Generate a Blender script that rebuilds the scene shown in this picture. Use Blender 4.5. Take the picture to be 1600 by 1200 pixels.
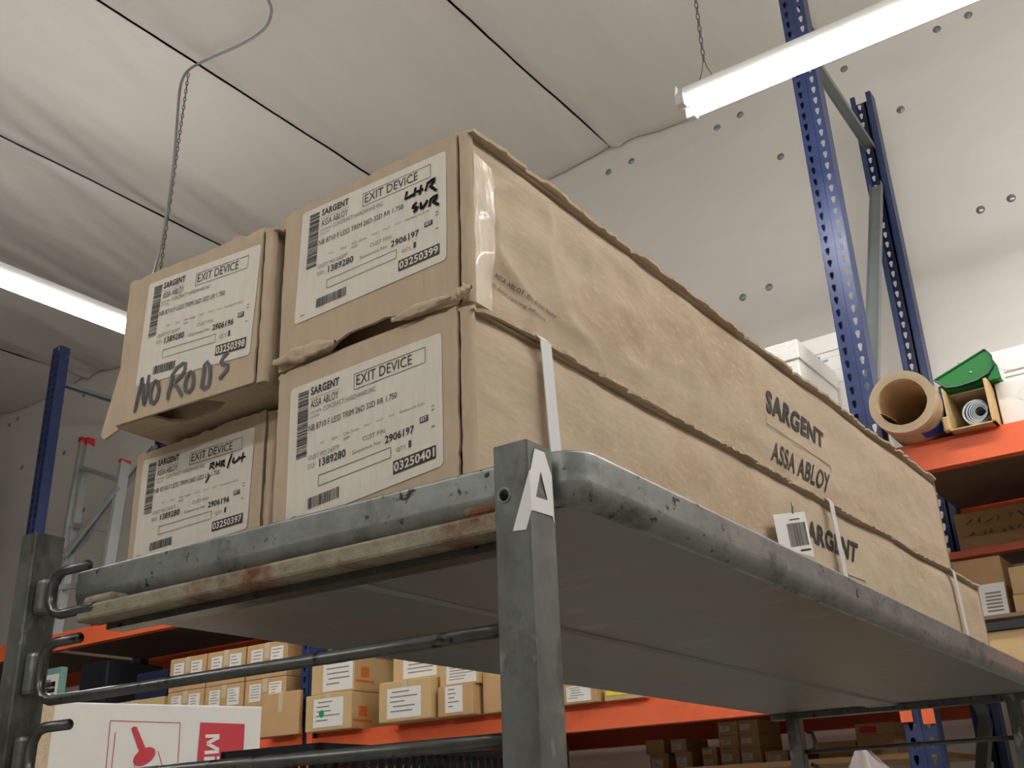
import bpy, bmesh, math, random
from mathutils import Vector, Matrix, noise
for o in list(bpy.data.objects): bpy.data.objects.remove(o)
S = bpy.context.scene; COL = S.collection
# ---------------------------------------------------------------- camera, world, exposure
F = 1629.6; CZ = 1.45
RM = Matrix(((0.8072, 0.2547, 0.5325), (0.5892, -0.2936, -0.7527), (-0.0354, 0.9214, -0.3871)))
_z = RM.row[2].normalized(); _x = (RM.row[0] - _z * RM.row[0].dot(_z)).normalized(); _y = _z.cross(_x)
RM = Matrix((_x, _y, _z))
cd = bpy.data.cameras.new('camera'); cam = bpy.data.objects.new('camera', cd); COL.objects.link(cam)
cd.sensor_width = 36; cd.lens = F / 1600 * 36; cd.clip_start = .05
cam.matrix_world = Matrix.Translation((0, 0, CZ)) @ RM.to_4x4(); S.camera = cam
W = bpy.data.worlds.new('world'); S.world = W; W.use_nodes = True
W.node_tree.nodes['Background'].inputs[0].default_value = (1.0, .98, .95, 1)
W.node_tree.nodes['Background'].inputs[1].default_value = 0.0
vs = S.view_settings; vs.view_transform = 'Standard'; vs.look = 'None'; vs.gamma = 1; vs.use_curve_mapping = False
vs.exposure = 0.32
LAMP = 50.0        # strength of every fluorescent tube
rnd = random.Random(7)
# ---------------------------------------------------------------- geometry helpers
def ray(px, py): return RM @ Vector((px - 800, 600 - py, -F))
def hit(M, ax, val, px, py):          # pixel -> point on the plane local[ax] = val of frame M
    I = M.inverted(); o = I @ Vector((0, 0, CZ)); d = I.to_3x3() @ ray(px, py)
    return o + d * ((val - o[ax]) / d[ax])
def frame(yaw, base, extra=0):
    return Matrix.Translation((0, 0, CZ)) @ Matrix.Rotation(math.radians(yaw), 4, 'Z') @ Matrix.Translation(base) @ Matrix.Rotation(math.radians(extra), 4, 'Z')
ROOM = Matrix.Translation((0, 0, CZ))
def lerp(a, b, t): return a + (b - a) * t
class MB:
    def __init__(s): s.v = []; s.f = []; s.m = []; s.mi = 0
    def add(s, vs_, fs):
        n = len(s.v); s.v += [Vector(p) for p in vs_]
        for f in fs: s.f.append([n + i for i in f]); s.m.append(s.mi)
        return s
    def box(s, a, b, M=None):
        x0, y0, z0 = a; x1, y1, z1 = b
        p = [Vector(q) for q in ((x0,y0,z0),(x1,y0,z0),(x1,y1,z0),(x0,y1,z0),(x0,y0,z1),(x1,y0,z1),(x1,y1,z1),(x0,y1,z1))]
        if M: p = [M @ q for q in p]
        return s.add(p, [(0,3,2,1),(4,5,6,7),(0,1,5,4),(1,2,6,5),(2,3,7,6),(3,0,4,7)])
    def rbox(s, a, b, r):             # box with chamfered edges
        bm = bmesh.new(); bmesh.ops.create_cube(bm, size=1)
        for v in bm.verts:
            v.co = Vector([lerp(a[i], b[i], v.co[i] + .5) for i in range(3)])
        bmesh.ops.bevel(bm, geom=bm.edges[:], offset=r, segments=2, affect='EDGES', profile=.5)
        bm.verts.index_update(); s.add([v.co.copy() for v in bm.verts], [[v.index for v in f.verts] for f in bm.faces]); bm.free(); return s
    def tube(s, path, r, n=8, caps=True):
        path = [Vector(p) for p in path]; rings = []; up = None
        rr = r if isinstance(r, (list, tuple)) else [r] * len(path)
        for i, p in enumerate(path):
            d = (path[min(i+1, len(path)-1)] - path[max(i-1, 0)]).normalized()
            if up is None: up = d.orthogonal().normalized()
            a = (up - d * up.dot(d)).normalized(); b = d.cross(a); up = a
            rings.append([p + (a * math.cos(k*2*math.pi/n) + b * math.sin(k*2*math.pi/n)) * rr[i] for k in range(n)])
        base = len(s.v); 
        for q in rings: s.v += q
        for i in range(len(path)-1):
            for k in range(n):
                s.f.append([base+i*n+k, base+i*n+(k+1)%n, base+(i+1)*n+(k+1)%n, base+(i+1)*n+k]); s.m.append(s.mi)
        if caps:
            s.f.append([base+k for k in range(n)][::-1]); s.m.append(s.mi)
            s.f.append([base+(len(path)-1)*n+k for k in range(n)]); s.m.append(s.mi)
        return s
    def plate(s, pts, o, u, v, t):    # 2-d outline (may be concave) in axes u, v at o, thickness t along u x v
        o, u, v = Vector(o), Vector(u), Vector(v); n = u.cross(v).normalized() * t
        A = [o + u*p[0] + v*p[1] for p in pts]; k = len(A)
        s.add(A + [p + n for p in A], [list(range(k))[::-1], [k+i for i in range(k)]] + [(i, (i+1) % k, k+(i+1) % k, k+i) for i in range(k)]); return s
    def grid(s, fn, nu, nv):
        P = [fn(i/nu, j/nv) for j in range(nv+1) for i in range(nu+1)]
        return s.add(P, [(j*(nu+1)+i, j*(nu+1)+i+1, (j+1)*(nu+1)+i+1, (j+1)*(nu+1)+i) for j in range(nv) for i in range(nu)])
    def ribbon(s, pts, w, n):         # marker stroke: flat strip of width w, facing n, with rounded look
        pts = [Vector(p) for p in pts]; n = Vector(n)
        L = []; R = []
        for i, p in enumerate(pts):
            d = pts[min(i+1, len(pts)-1)] - pts[max(i-1, 0)]; side = n.cross(d).normalized() * w/2
            k = 1.0 if 0 < i < len(pts)-1 else .8
            L.append(p+side*k); R.append(p-side*k)
        for i in range(len(pts)-1): s.add([L[i], R[i], R[i+1], L[i+1]], [(0,1,2,3)])
        return s
    def lathe(s, prof, o, ax, n=24):  # prof: (radius, height along ax)
        ax = Vector(ax).normalized(); a = ax.orthogonal().normalized(); b = ax.cross(a); o = Vector(o); base = len(s.v)
        for r, h in prof:
            s.v += [o + ax*h + (a*math.cos(k*2*math.pi/n) + b*math.sin(k*2*math.pi/n))*r for k in range(n)]
        for i in range(len(prof)-1):
            for k in range(n):
                s.f.append([base+i*n+k, base+i*n+(k+1)%n, base+(i+1)*n+(k+1)%n, base+(i+1)*n+k]); s.m.append(s.mi)
        return s
    def mesh(s, name, mats, smooth=False):
        me = bpy.data.meshes.new(name); me.from_pydata([tuple(v) for v in s.v], [], s.f)
        for m in (mats if isinstance(mats, (list, tuple)) else [mats]): me.materials.append(m)
        if len(set(s.m)) > 1: me.polygons.foreach_set('material_index', s.m)
        if smooth: me.polygons.foreach_set('use_smooth', [True]*len(me.polygons))
        me.validate(); me.update(); return me
    def build(s, name, mats, parent=None, smooth=False, M=None):
        o = bpy.data.objects.new(name, s.mesh(name, mats, smooth)); COL.objects.link(o); o.parent = parent
        if M is not None: o.matrix_world = M if parent is None else o.matrix_world
        if smooth == 'auto' : pass
        return o
def tag(o, label=None, cat=None, group=None, kind=None):
    if label: o['label'] = label
    if cat: o['category'] = cat
    if group: o['group'] = group
    if kind: o['kind'] = kind
    return o
def empty(name, M, label, cat, group=None):
    o = bpy.data.objects.new(name, None); COL.objects.link(o); o.matrix_world = M if isinstance(M, Matrix) else Matrix.Translation(M)
    o.empty_display_size = .1
    return tag(o, label, cat, group)
# ---------------------------------------------------------------- text (built-in font, turned into flat meshes)
TX = {}
def textmesh(s, bold=0):
    k = (s, bold)
    if k not in TX:
        c = bpy.data.curves.new('t', 'FONT'); c.body = s; c.offset = bold; c.space_character = 1 + bold*2.4; c.resolution_u = 3; c.fill_mode = 'FRONT'
        o = bpy.data.objects.new('t', c); COL.objects.link(o)
        me = bpy.data.meshes.new_from_object(o.evaluated_get(bpy.context.evaluated_depsgraph_get()))
        vs_ = [v.co.copy() for v in me.vertices]; fs = [list(p.vertices) for p in me.polygons]
        bpy.data.objects.remove(o); bpy.data.curves.remove(c); bpy.data.meshes.remove(me)
        x0 = min(v.x for v in vs_); x1 = max(v.x for v in vs_); y0 = min(v.y for v in vs_); y1 = max(v.y for v in vs_)
        TX[k] = ([((v.x-x0)/(x1-x0), (v.y-y0)/(y1-y0)) for v in vs_], fs)
    return TX[k]
def text_quad(mb, s, BL, BR, TR, TL, bold=0):
    vs_, fs = textmesh(s, bold); BL, BR, TR, TL = map(Vector, (BL, BR, TR, TL))
    mb.add([lerp(lerp(BL, BR, u), lerp(TL, TR, u), v) for u, v in vs_], fs)
SERIALS = ['03250399', '03250401', '03250398', '03250397']
for s_ in SERIALS + ['2906197', '2906196', '1389280']: textmesh(s_, .025)
for s_ in ['EXIT DEVICE', 'CONTRACT HARDWARE INC', 'NB 8710 F LESS TRIM 26D 32D RR 1.750', 'NB 8710 F LESS TRIM 26D 32D LR 1.750', 'CUST PO 24377', 'CUST P/N:', 'Sequence No', 'S/O:', 'QTY', '1', 'Hardware Set Strike', 'Key1', 'Key2', 'Key3', 'Key4', 'Door', 'On Side', '8400', 'CUST NAME:', 'JOB NAME:', 'ASSA ABLOY, the global leader', 'in door opening solutions']: textmesh(s_, 0)
for s_ in ['SARGENT', 'ASSA ABLOY', 'ARGENT', 'SST', 'Lift']: textmesh(s_, .035)
for s_ in ['SARGENT', 'ARGENT']: textmesh(s_, .04)
textmesh('ASSA ABLOY', .02); textmesh('ASSA ABLOY', 0); textmesh('SST', .035)
# ---------------------------------------------------------------- materials
def srgb(r, g, b):
    f = lambda c: (c/255/12.92) if c/255 <= .04045 else ((c/255+.055)/1.055)**2.4
    return (f(r), f(g), f(b), 1)
def mat(name, col, rough=.6, metal=0, var=.0, vscale=8, col2=None, c2scale=4, c2lo=.5, c2hi=.7, bump=0, bscale=40, stretch=(1,1,1), spec=.5, coat=0, trans=0, alpha=1, emit=None, estr=0, speck=None, sscale=60, slo=.62, shi=.70, sstretch=None):
    m = bpy.data.materials.new(name); m.use_nodes = True; N = m.node_tree.nodes; L = m.node_tree.links
    P = N['Principled BSDF']; P.inputs['Roughness'].default_value = rough; P.inputs['Metallic'].default_value = metal
    P.inputs['Specular IOR Level'].default_value = spec; P.inputs['Coat Weight'].default_value = coat
    P.inputs['Transmission Weight'].default_value = trans; P.inputs['Alpha'].default_value = alpha
    P.inputs['Base Color'].default_value = col
    if emit: P.inputs['Emission Color'].default_value = emit; P.inputs['Emission Strength'].default_value = estr
    if var or bump or col2 or speck:
        tc = N.new('ShaderNodeTexCoord'); mp = N.new('ShaderNodeMapping'); mp.inputs['Scale'].default_value = stretch
        L.new(tc.outputs['Object'], mp.inputs[0])
    src = None
    if var:
        n = N.new('ShaderNodeTexNoise'); n.inputs['Scale'].default_value = vscale; n.inputs['Detail'].default_value = 6; n.inputs['Roughness'].default_value = .65; L.new(mp.outputs[0], n.inputs[0])
        r = N.new('ShaderNodeMapRange'); r.inputs['From Min'].default_value = .25; r.inputs['From Max'].default_value = .75; r.inputs['To Min'].default_value = 1-var; r.inputs['To Max'].default_value = 1+var; L.new(n.outputs[0], r.inputs[0])
        h = N.new('ShaderNodeVectorMath'); h.operation = 'SCALE'; h.inputs[0].default_value = col[:3]; L.new(r.outputs[0], h.inputs['Scale']); src = h.outputs[0]
    if col2:
        n = N.new('ShaderNodeTexNoise'); n.inputs['Scale'].default_value = c2scale; n.inputs['Detail'].default_value = 8; n.inputs['Roughness'].default_value = .7; L.new(mp.outputs[0], n.inputs[0])
        r = N.new('ShaderNodeMapRange'); r.inputs['From Min'].default_value = c2lo; r.inputs['From Max'].default_value = c2hi; L.new(n.outputs[0], r.inputs[0])
        x = N.new('ShaderNodeMix'); x.data_type = 'RGBA'; x.inputs[6].default_value = col; x.inputs[7].default_value = col2; L.new(r.outputs[0], x.inputs[0])
        if src: L.new(src, x.inputs[6])
        src = x.outputs[2]
    if speck:
        n = N.new('ShaderNodeTexNoise'); n.inputs['Scale'].default_value = sscale; n.inputs['Detail'].default_value = 3; n.inputs['Roughness'].default_value = .6
        if sstretch:
            m2 = N.new('ShaderNodeMapping'); m2.inputs['Scale'].default_value = sstretch; L.new(tc.outputs['Object'], m2.inputs[0]); L.new(m2.outputs[0], n.inputs[0])
        else: L.new(mp.outputs[0], n.inputs[0])
        r = N.new('ShaderNodeMapRange'); r.inputs['From Min'].default_value = slo; r.inputs['From Max'].default_value = shi; L.new(n.outputs[0], r.inputs[0])
        x = N.new('ShaderNodeMix'); x.data_type = 'RGBA'; x.inputs[6].default_value = col; x.inputs[7].default_value = speck; L.new(r.outputs[0], x.inputs[0])
        if src: L.new(src, x.inputs[6])
        src = x.outputs[2]
    if src: L.new(src, P.inputs['Base Color'])
    if bump:
        n = N.new('ShaderNodeTexNoise'); n.inputs['Scale'].default_value = bscale; n.inputs['Detail'].default_value = 5; L.new(mp.outputs[0], n.inputs[0])
        b = N.new('ShaderNodeBump'); b.inputs['Strength'].default_value = bump; b.inputs['Distance'].default_value = .01; L.new(n.outputs[0], b.inputs['Height']); L.new(b.outputs[0], P.inputs['Normal'])
    return m
CARD = mat('corrugated cardboard', srgb(195,176,151), .82, var=.10, vscale=26, bump=.16, bscale=50, stretch=(1,.5,1), col2=srgb(178,154,126), c2scale=6, c2lo=.5, c2hi=.72, spec=.25, speck=srgb(203,183,155), sscale=130, slo=.52, shi=.72)
CARDE = mat('end panel cardboard', srgb(195,176,151), .82, var=.08, vscale=30, bump=.08, bscale=60, stretch=(2,1,.5), spec=.25)
CARDT = mat('torn cardboard edge', srgb(205,186,158), .9, var=.25, vscale=120, spec=.2)
CARDF = mat('brown carton board', srgb(196,160,116), .8, var=.08, vscale=10, spec=.3)
CARDF2 = mat('tan carton board', srgb(206,176,128), .8, var=.06, vscale=10, spec=.3)
CARDD = mat('inner cardboard', srgb(195,176,151), .9, var=.1, vscale=20)
PAPER = mat('label paper', srgb(224,217,203), .55, var=.06, vscale=40, bump=.08, bscale=60, stretch=(3,1,.6), spec=.4)
WPAPER = mat('white label paper', srgb(236,234,228), .6, var=.03, vscale=40)
INK = mat('printed black ink', srgb(42,38,38), .6)
INKG = mat('printed grey ink', srgb(140,132,122), .7)
MARK = mat('black marker ink', srgb(16,14,17), .8, spec=.2)
MARKB = mat('bluish black marker ink', srgb(48,52,58), .45, var=.25, vscale=60)
TAPE = mat('clear packing tape', srgb(208,190,162), .34, bump=.25, bscale=45, stretch=(1,1,.35), spec=.5, coat=.15)
STRAP = mat('white plastic strap', srgb(226,224,224), .35)
STEEL = mat('galvanised sheet steel', srgb(138,143,139), .40, metal=.45, var=.30, vscale=30, col2=srgb(84,80,72), c2scale=11, c2lo=.55, c2hi=.70, bump=.08, bscale=50, stretch=(1,.6,1), speck=srgb(52,48,42), sscale=75, slo=.63, shi=.69)
STEELP = mat('scuffed post steel', srgb(106,109,105), .42, metal=.4, var=.40, vscale=34, col2=srgb(62,60,54), c2scale=15, c2lo=.50, c2hi=.66, bump=.08, bscale=80, stretch=(1,1,.55), speck=srgb(150,154,147), sscale=40, slo=.62, shi=.72)
STEELU = mat('dull shelf underside', srgb(138,143,139), .45, metal=.45, var=.16, vscale=5, col2=srgb(146,130,118), c2scale=3.2, c2lo=.48, c2hi=.70, stretch=(1,.35,1), speck=srgb(160,158,144), sscale=9, slo=.60, shi=.74, sstretch=(1,2.2,1))
ROD = mat('dark steel rod', srgb(92,94,92), .30, metal=.7, var=.3, vscale=40, speck=srgb(40,38,36), sscale=60, slo=.60, shi=.68)
RUST = mat('rusty steel bar', srgb(146,138,118), .65, metal=.35, var=.25, vscale=40, col2=srgb(110,70,42), c2scale=11, c2lo=.5, c2hi=.62, bump=.2, bscale=120)
ORANGE = mat('orange painted beam', srgb(236,108,64), .45, var=.06, vscale=8, col2=srgb(196,88,60), c2scale=3, c2lo=.6, c2hi=.8)
BLUE = mat('blue painted upright', srgb(42,56,98), .38, var=.15, vscale=18, speck=srgb(120,128,142), sscale=30, slo=.70, shi=.74)
GALV = mat('grey brace steel', srgb(140,146,146), .45, metal=.5, var=.08, vscale=8)
DECK = mat('deck board', srgb(132,114,98), .7, var=.15, vscale=5)
WOOD = mat('plywood shelf board', srgb(178,142,100), .7, var=.12, vscale=6, stretch=(.2,2,1))
VINYL = mat('white vinyl insulation facing', srgb(228,224,217), .45, var=.025, vscale=3, bump=.05, bscale=9, stretch=(1,1,3), spec=.4)
VINYLC = mat('ceiling vinyl facing', srgb(228,224,217), .5, var=.035, vscale=2.2, bump=.22, bscale=5, stretch=(3.2,.6,1), spec=.35)
ROOF = mat('bare roof deck', srgb(150,150,146), .6, metal=.3)
FLOOR = mat('sealed concrete floor', srgb(158,154,148), .5, var=.08, vscale=1.5)
GREY = mat('grey steel washer', srgb(150,154,156), .3, metal=.85)
TUBE = mat('lit fluorescent tube', (1,1,1,1), .4, emit=(1.0, .985, .95, 1), estr=LAMP)
WPL = mat('white enamel fixture', srgb(226,226,222), .4)
CHAIN = mat('dull chain steel', srgb(110,110,108), .4, metal=.7)
WIRE = mat('grey flexible cable', srgb(150,152,150), .45, metal=.3)
WBOX = mat('white carton board', srgb(232,230,225), .6, var=.02, vscale=30)
REDP = mat('red print', srgb(196,58,70), .6)
BLUEP = mat('pale blue print', srgb(120,160,205), .6)
BLACKP = mat('black plastic', srgb(26,27,34), .4)
NAVY = mat('navy plastic', srgb(30,38,66), .45)
GREENP = mat('green pouch vinyl', srgb(14,96,36), .6, spec=.25)
GREENT = mat('pale green lining', srgb(170,225,175), .4)
KRAFT = mat('kraft paper roll', srgb(205,176,138), .75, var=.05, vscale=30)
KRAFTE = mat('cut paper edge', srgb(222,200,168), .8)
GREYV = mat('grey vinyl sheet', srgb(168,174,182), .45)
BTAPE = mat('blue masking tape', srgb(40,84,196), .5)
ALU = mat('aluminium rail', srgb(188,192,192), .35, metal=.6, var=.05, vscale=6)
REDC = mat('red plastic cap', srgb(200,40,48), .4)
BAG = mat('clear plastic bag', srgb(225,220,225), .25, trans=.35, alpha=.55, bump=.5, bscale=25)
YELP = mat('yellow paper', srgb(245,225,70), .6)
TEALP = mat('dull teal board', srgb(120,160,148), .6)
GREEND = mat('green dot sticker', srgb(20,160,105), .5)
REDL = mat('red label', srgb(215,40,45), .5)
STICK = mat('white vinyl lettering', srgb(236,234,232), .4)
ORP = mat('orange print', srgb(222,120,50), .7)
BRONZE = mat('brown cabinet panel', srgb(120,92,66), .6)
# ---------------------------------------------------------------- structure
YW = 4.60; ZC = 3.65 + CZ
mb = MB(); mb.box((-18, -7, -.1), (9, YW+.4, 0)); tag(mb.build('floor', FLOOR), kind='structure')
mb = MB(); mb.box((-18, -7, ZC+.22), (9, YW+.4, ZC+.3)); roof = tag(mb.build('ceiling', ROOF), kind='structure')
SEAMS = [-18, -13.0, -11.67, -10.35, -9.05, -7.74, -6.43, -5.10, -3.76, -2.455, -1.13, .19, 1.5, 2.8, 4.1, 9]
for i in range(len(SEAMS)-1):
    a, b = SEAMS[i]+.0045, SEAMS[i+1]-.0045; w = b-a; near = -8 < SEAMS[i] < 1
    def fn(u, v):
        y = lerp(-7, YW-.02, v); t = u*w; wob = lambda j: .014*noise.noise(Vector((y*.9, j*7.3, 1))) + .004*noise.noise(Vector((y*5, j*3.3, 2))); gp_ = .004*noise.noise(Vector((y*2.1, i*2.2, 5)))
        x = lerp(a, b, u) + lerp(wob(i), wob(i+1), u) + gp_*max(0, 1-u*12)
        z = -.030*4*u*(1-u)*min(w, 1.4)
        z += .016*math.exp(-t/.04) + .010*math.exp(-(w-t)/.04)           # edges tucked up into the seam
        dw = YW-y
        amp = .045*math.exp(-t/.25) + .016*math.exp(-(w-t)/.3) + .012 
        ed = min(1, t/.05, (w-t)/.05); amp *= ed; z += amp*noise.noise(Vector((x*3.2 + y*1.1, y*.55 - x*.4, i*3.1)))
        z += .45*amp*noise.noise(Vector((x*9 + y*3, y*1.2, i*5.7))) + ed*.012*math.exp(-t/.5)*noise.noise(Vector((x*11 + y*.8, y*.4, i+.5)))
        if dw < .6: z -= .02*math.exp(-dw/.12)*(.7+.5*noise.noise(Vector((x*1.2, 3, i)))) + .07*math.exp(-dw/.10)*math.exp(-abs(t-.05)/.06)
        z += .05*math.exp(-dw/.035) if dw < .4 else 0
        return Vector((x, y, ZC+z))
    nu, nv = (46, 260) if near else (8, 20)
    mb = MB(); mb.grid(fn, nu, nv); mb.build('insulation_sheet', VINYLC, roof, smooth=True)
mb = MB()
def wf(u, v):
    x = lerp(-18, 9, u); z = lerp(0, ZC+.2, v)
    zz = z - CZ
    d = .004*noise.noise(Vector((x*.9, zz*1.2, 2))) + .002*noise.noise(Vector((x*.7+zz*2, zz*4, 7)))
    for g in (3.52, 3.17, 2.46): d += .008*math.exp(-((zz-g)/.12)**2)
    if zz > 3.3: d += -.018*math.exp(-((zz-3.60)/.05)**2)*(.6+.5*noise.noise(Vector((x*.8, 1, 1))))
    return Vector((x, YW + d - .01, z))
mb.grid(wf, 220, 150); mb.box((-18, YW+.1, 0), (9, YW+.2, ZC+.25))
wall = tag(mb.build('wall_back', VINYL, smooth=True), kind='structure')
for nm, a_, b_ in (('wall_left', (-18.2,-7.2,0), (-18,YW+.4,ZC+.3)), ('wall_right', (9,-7.2,0), (9.2,YW+.4,ZC+.3)), ('wall_near', (-18,-7.2,0), (9,-7,ZC+.3))):
    mb = MB(); mb.box(a_, b_); tag(mb.build(nm, VINYL), kind='structure')
wm = MB(); wm.lathe([(0,-.012),(.004,-.0118),(.009,-.010),(.017,-.007),(.020,-.004),(.020,.004)], (0,0,0), (0,1,0), 14); wme = wm.mesh('washer', GREY, True)
for px, py in [(951,269),(987,252),(1121,200),(1157,180),(1319,108),(1464,46),(1513,24),(1220,245),(1407,171),(1161,465),(1202,449),(1532,328),(1580,310),(15,664),(29,654),(98,629),(132,617),(177,677),(102,708),(36,731),(131,797),(68,819)]:
    p = hit(Matrix(), 1, YW, px, py); q = wf((p.x+18)/27, p.z/(ZC+.2))
    o = bpy.data.objects.new('washer', wme); COL.objects.link(o); o.parent = wall; o.location = (p.x, q.y+.003, p.z)
# ---------------------------------------------------------------- fluorescent fixtures
def links(mb, a, b, n, r=.011, wire=.0022):
    a, b = Vector(a), Vector(b); d = (b-a)/n; ax = d.normalized(); s1 = ax.orthogonal().normalized(); s2 = ax.cross(s1)
    for i in range(n):
        c = a + d*(i+.5); s = s1 if i % 2 else s2; h = d.length*.62
        mb.tube([c + ax*h*math.cos(k*math.pi/4) + s*r*.55*math.sin(k*math.pi/4) for k in range(9)], wire, 5, caps=False)
def fixture(M, length, label, chain_at=(), off=''):
    t = empty('fluorescent_light' if not off else 'fluorescent_light_' + off + '_offscreen', M, label, 'ceiling light', 'hanging fluorescent strip lights')
    mb = MB(); mb.plate([(-.045,.0),(.045,0),(.030,.05),(-.030,.05)], (-length/2+.02,0,.0155), (0,1,0), (0,0,1), length-.04)
    mb.build('housing', WPL, t)
    for s in (-1, 1):
        mb = MB(); mb.tube([(-length/2+.035, s*.042, 0), (length/2-.035, s*.042, 0)], .014, 12); mb.build('tube' if not off else 'tube_%s_%s_offscreen' % ('front' if s < 0 else 'rear', off), TUBE, t, True)
    for e in (-1, 1):
        x = e*(length/2)
        mb = MB(); mb.plate([(-.058,.018),(.058,.018),(.042,.075),(-.042,.075)], (x-.002 if e > 0 else x,0,0), (0,1,0), (0,0,1), .003)
        for s in (-1, 1):
            mb.rbox((x-.034 if e > 0 else x, s*.042-.016, -.019), (x if e > 0 else x+.034, s*.042+.016, .026), .004)
        ec = mb.build('end_cap', WPL, t)
        if e < 0:
            mb = MB()
            for k in range(4): mb.lathe([(0,-.001),(.004,-.001),(.004,.001)], (x-.001, -.036+.022*k, .056), (-1,0,0), 8)
            mb.build('knockout', GREY, ec)
    I = M.inverted()
    for cx in chain_at:
        top = M @ Vector((cx, 0, 0)); top.z = ZC-.03; tl = I @ top
        mb = MB(); links(mb, (cx, 0, .16), tl, max(6, int((tl.z-.16)/.026)))
        for s in (-.03, .03): mb.tube([(cx+s, 0, .072), (cx+s*.3, 0, .13), (cx, 0, .175)], .0018, 5)
        mb.build('hanging_chain', CHAIN, t)
    return t
zl = 2.25
p = hit(ROOM, 2, zl, 1066, 172); LR_ = Matrix.Translation((p.x, p.y, zl+CZ)) @ Matrix.Rotation(math.radians(1.5), 4, 'Z') @ Matrix.Translation((1.22, 0, 0))
fixture(LR_, 2.44, 'lit twin-tube strip light hanging in front of the perforated blue upright', (-1.22+.10, 1.0))
q = hit(ROOM, 2, 2.38, 235, 420)
pl = hit(ROOM, 2, 2.30, 196, 511); pl0 = hit(ROOM, 2, 2.30, 0, 434)
ML = Matrix.Translation((pl.x, pl.y-.55, 2.30+CZ)) @ Matrix.Rotation(math.radians(90), 4, 'Z')
lampL = fixture(ML, 2.44, 'lit strip light with a chain and loose grey power cable, beside the tall blue upright', (-.95,))
# loose cable and its chain seen against the ceiling
I = ML.inverted(); mb = MB()
path = [hit(ROOM, 2, ZC-CZ-.10, *c) for c in [(405,-60),(416,-8),(424,14),(418,38),(400,56),(372,72),(340,86),(312,99),(297,108)]]
path = [Vector((p.x, p.y, p.z+CZ)) for p in path]; a = path[-1]
for c, z in [((288,118),3.45),((281,140),3.3),((276,200),3.05),((270,270),2.85),((258,350),2.6),((245,410),2.42),((236,440),2.36)]:
    pp = hit(ROOM, 2, z, *c); path.append(Vector((pp.x, pp.y, z+CZ)))
def smooth_path(P, k=4):
    out = []
    for i in range(len(P)-1):
        p0 = P[max(i-1,0)]; p1 = P[i]; p2 = P[i+1]; p3 = P[min(i+2,len(P)-1)]
        for j in range(k):
            t = j/k; out.append(.5*((2*p1)+(p2-p0)*t+(2*p0-5*p1+4*p2-p3)*t*t+(3*p1-p0-3*p2+p3)*t*t*t))
    out.append(P[-1]); return out
mb.tube([I @ p for p in smooth_path(path)], .0068, 7); mb.build('power_cable', WIRE, lampL, True)
mb = MB(); b = path[-1]; links(mb, I @ (a + Vector((-.01,0,-.02))), I @ (b + Vector((.03,.02,0))), 48, .010, .0025); mb.build('hanging_chain', CHAIN, lampL)
for k, (x, y, r_) in enumerate([(1.35, .6, 90), (-2.6, -1.6, 0), (.2, -3.4, 0), (2.75, 2.85, 0)]):
    fixture(Matrix.Translation((x, y, 2.25+CZ)) @ Matrix.Rotation(math.radians(r_), 4, 'Z'), 2.44,
        ['lit strip light over the aisle right of the cart', 'lit strip light over the aisle left of the cart', 'lit strip light over the near end of the aisle', 'lit strip light in line with the one before the perforated blue upright'][k], (-1.0, 1.0), ['right', 'left', 'near', 'row'][k])
# ---------------------------------------------------------------- pallet rack along the back wall
YR = 3.457; YB = 4.40; UX = [-11.1, -8.7, -6.235, -3.655, -.962, 1.68]
rack = empty('pallet_rack', (-3.6, YR, 0), 'long blue and orange pallet rack along the white back wall', 'storage rack')
RI = Matrix.Translation((3.6, -YR, 0))          # world -> rack local
def rbuild(mb, name, m, parent=rack, **k):
    mb.v = [RI @ v for v in mb.v]; return mb.build(name, m, parent, **k)
def upright_mesh(z1, holes_from):
    """perforated C channel, front face at y=0, 95 mm wide, flanges 70 mm deep"""
    mb = MB(); P = .0508; hw = .0475; cx = .027
    z = holes_from; 
    mb.add([(-hw,0,0),(hw,0,0),(hw,0,z),(-hw,0,z)], [(0,1,2,3)])
    hole = [(-.0085,.012),(-.0055,.0175),(0,.019),(.0055,.0175),(.0085,.012),(.004,-.008),(0,-.0125),(-.004,-.008)]
    while z + P <= z1:
        for x0, x1, c in ((-hw, 0, -cx), (0, hw, cx)):
            cz = z + P/2
            H = [(c+a, 0, cz+b) for a, b in hole]
            O = [(x0,0,z+P*.78),(x0,0,z+P),(c,0,z+P),(x1,0,z+P),(x1,0,z+P*.78),(x1,0,z),(c,0,z),(x0,0,z)]
            mb.add(H+O, [(i, (i+1)%8, 8+(i+1)%8, 8+i)[::-1] for i in range(8)])
        z += P
    for s in (-1, 1):
        mb.box((s*hw-.001, 0, 0), (s*hw+.001, .07, z)); mb.box((s*hw-(.022 if s > 0 else 0), .068, 0), (s*hw+(.022 if s < 0 else 0), .07, z))
    mb.box((-.004, -.004, 0), (.004, 0, z))
    return mb.mesh('upright', BLUE)
tall = 4.62+.0; 
UPM = {}
def upright(x, y, ztop, flip=False, hf=1.5):
    k = (round(ztop, 2), hf)
    if k not in UPM: UPM[k] = upright_mesh(ztop, hf)
    o = bpy.data.objects.new('upright', UPM[k]); COL.objects.link(o); o.parent = rack
    o.location = RI @ Vector((x, y, 0)); o.rotation_euler = (0, 0, math.pi if flip else 0); return o
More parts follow.
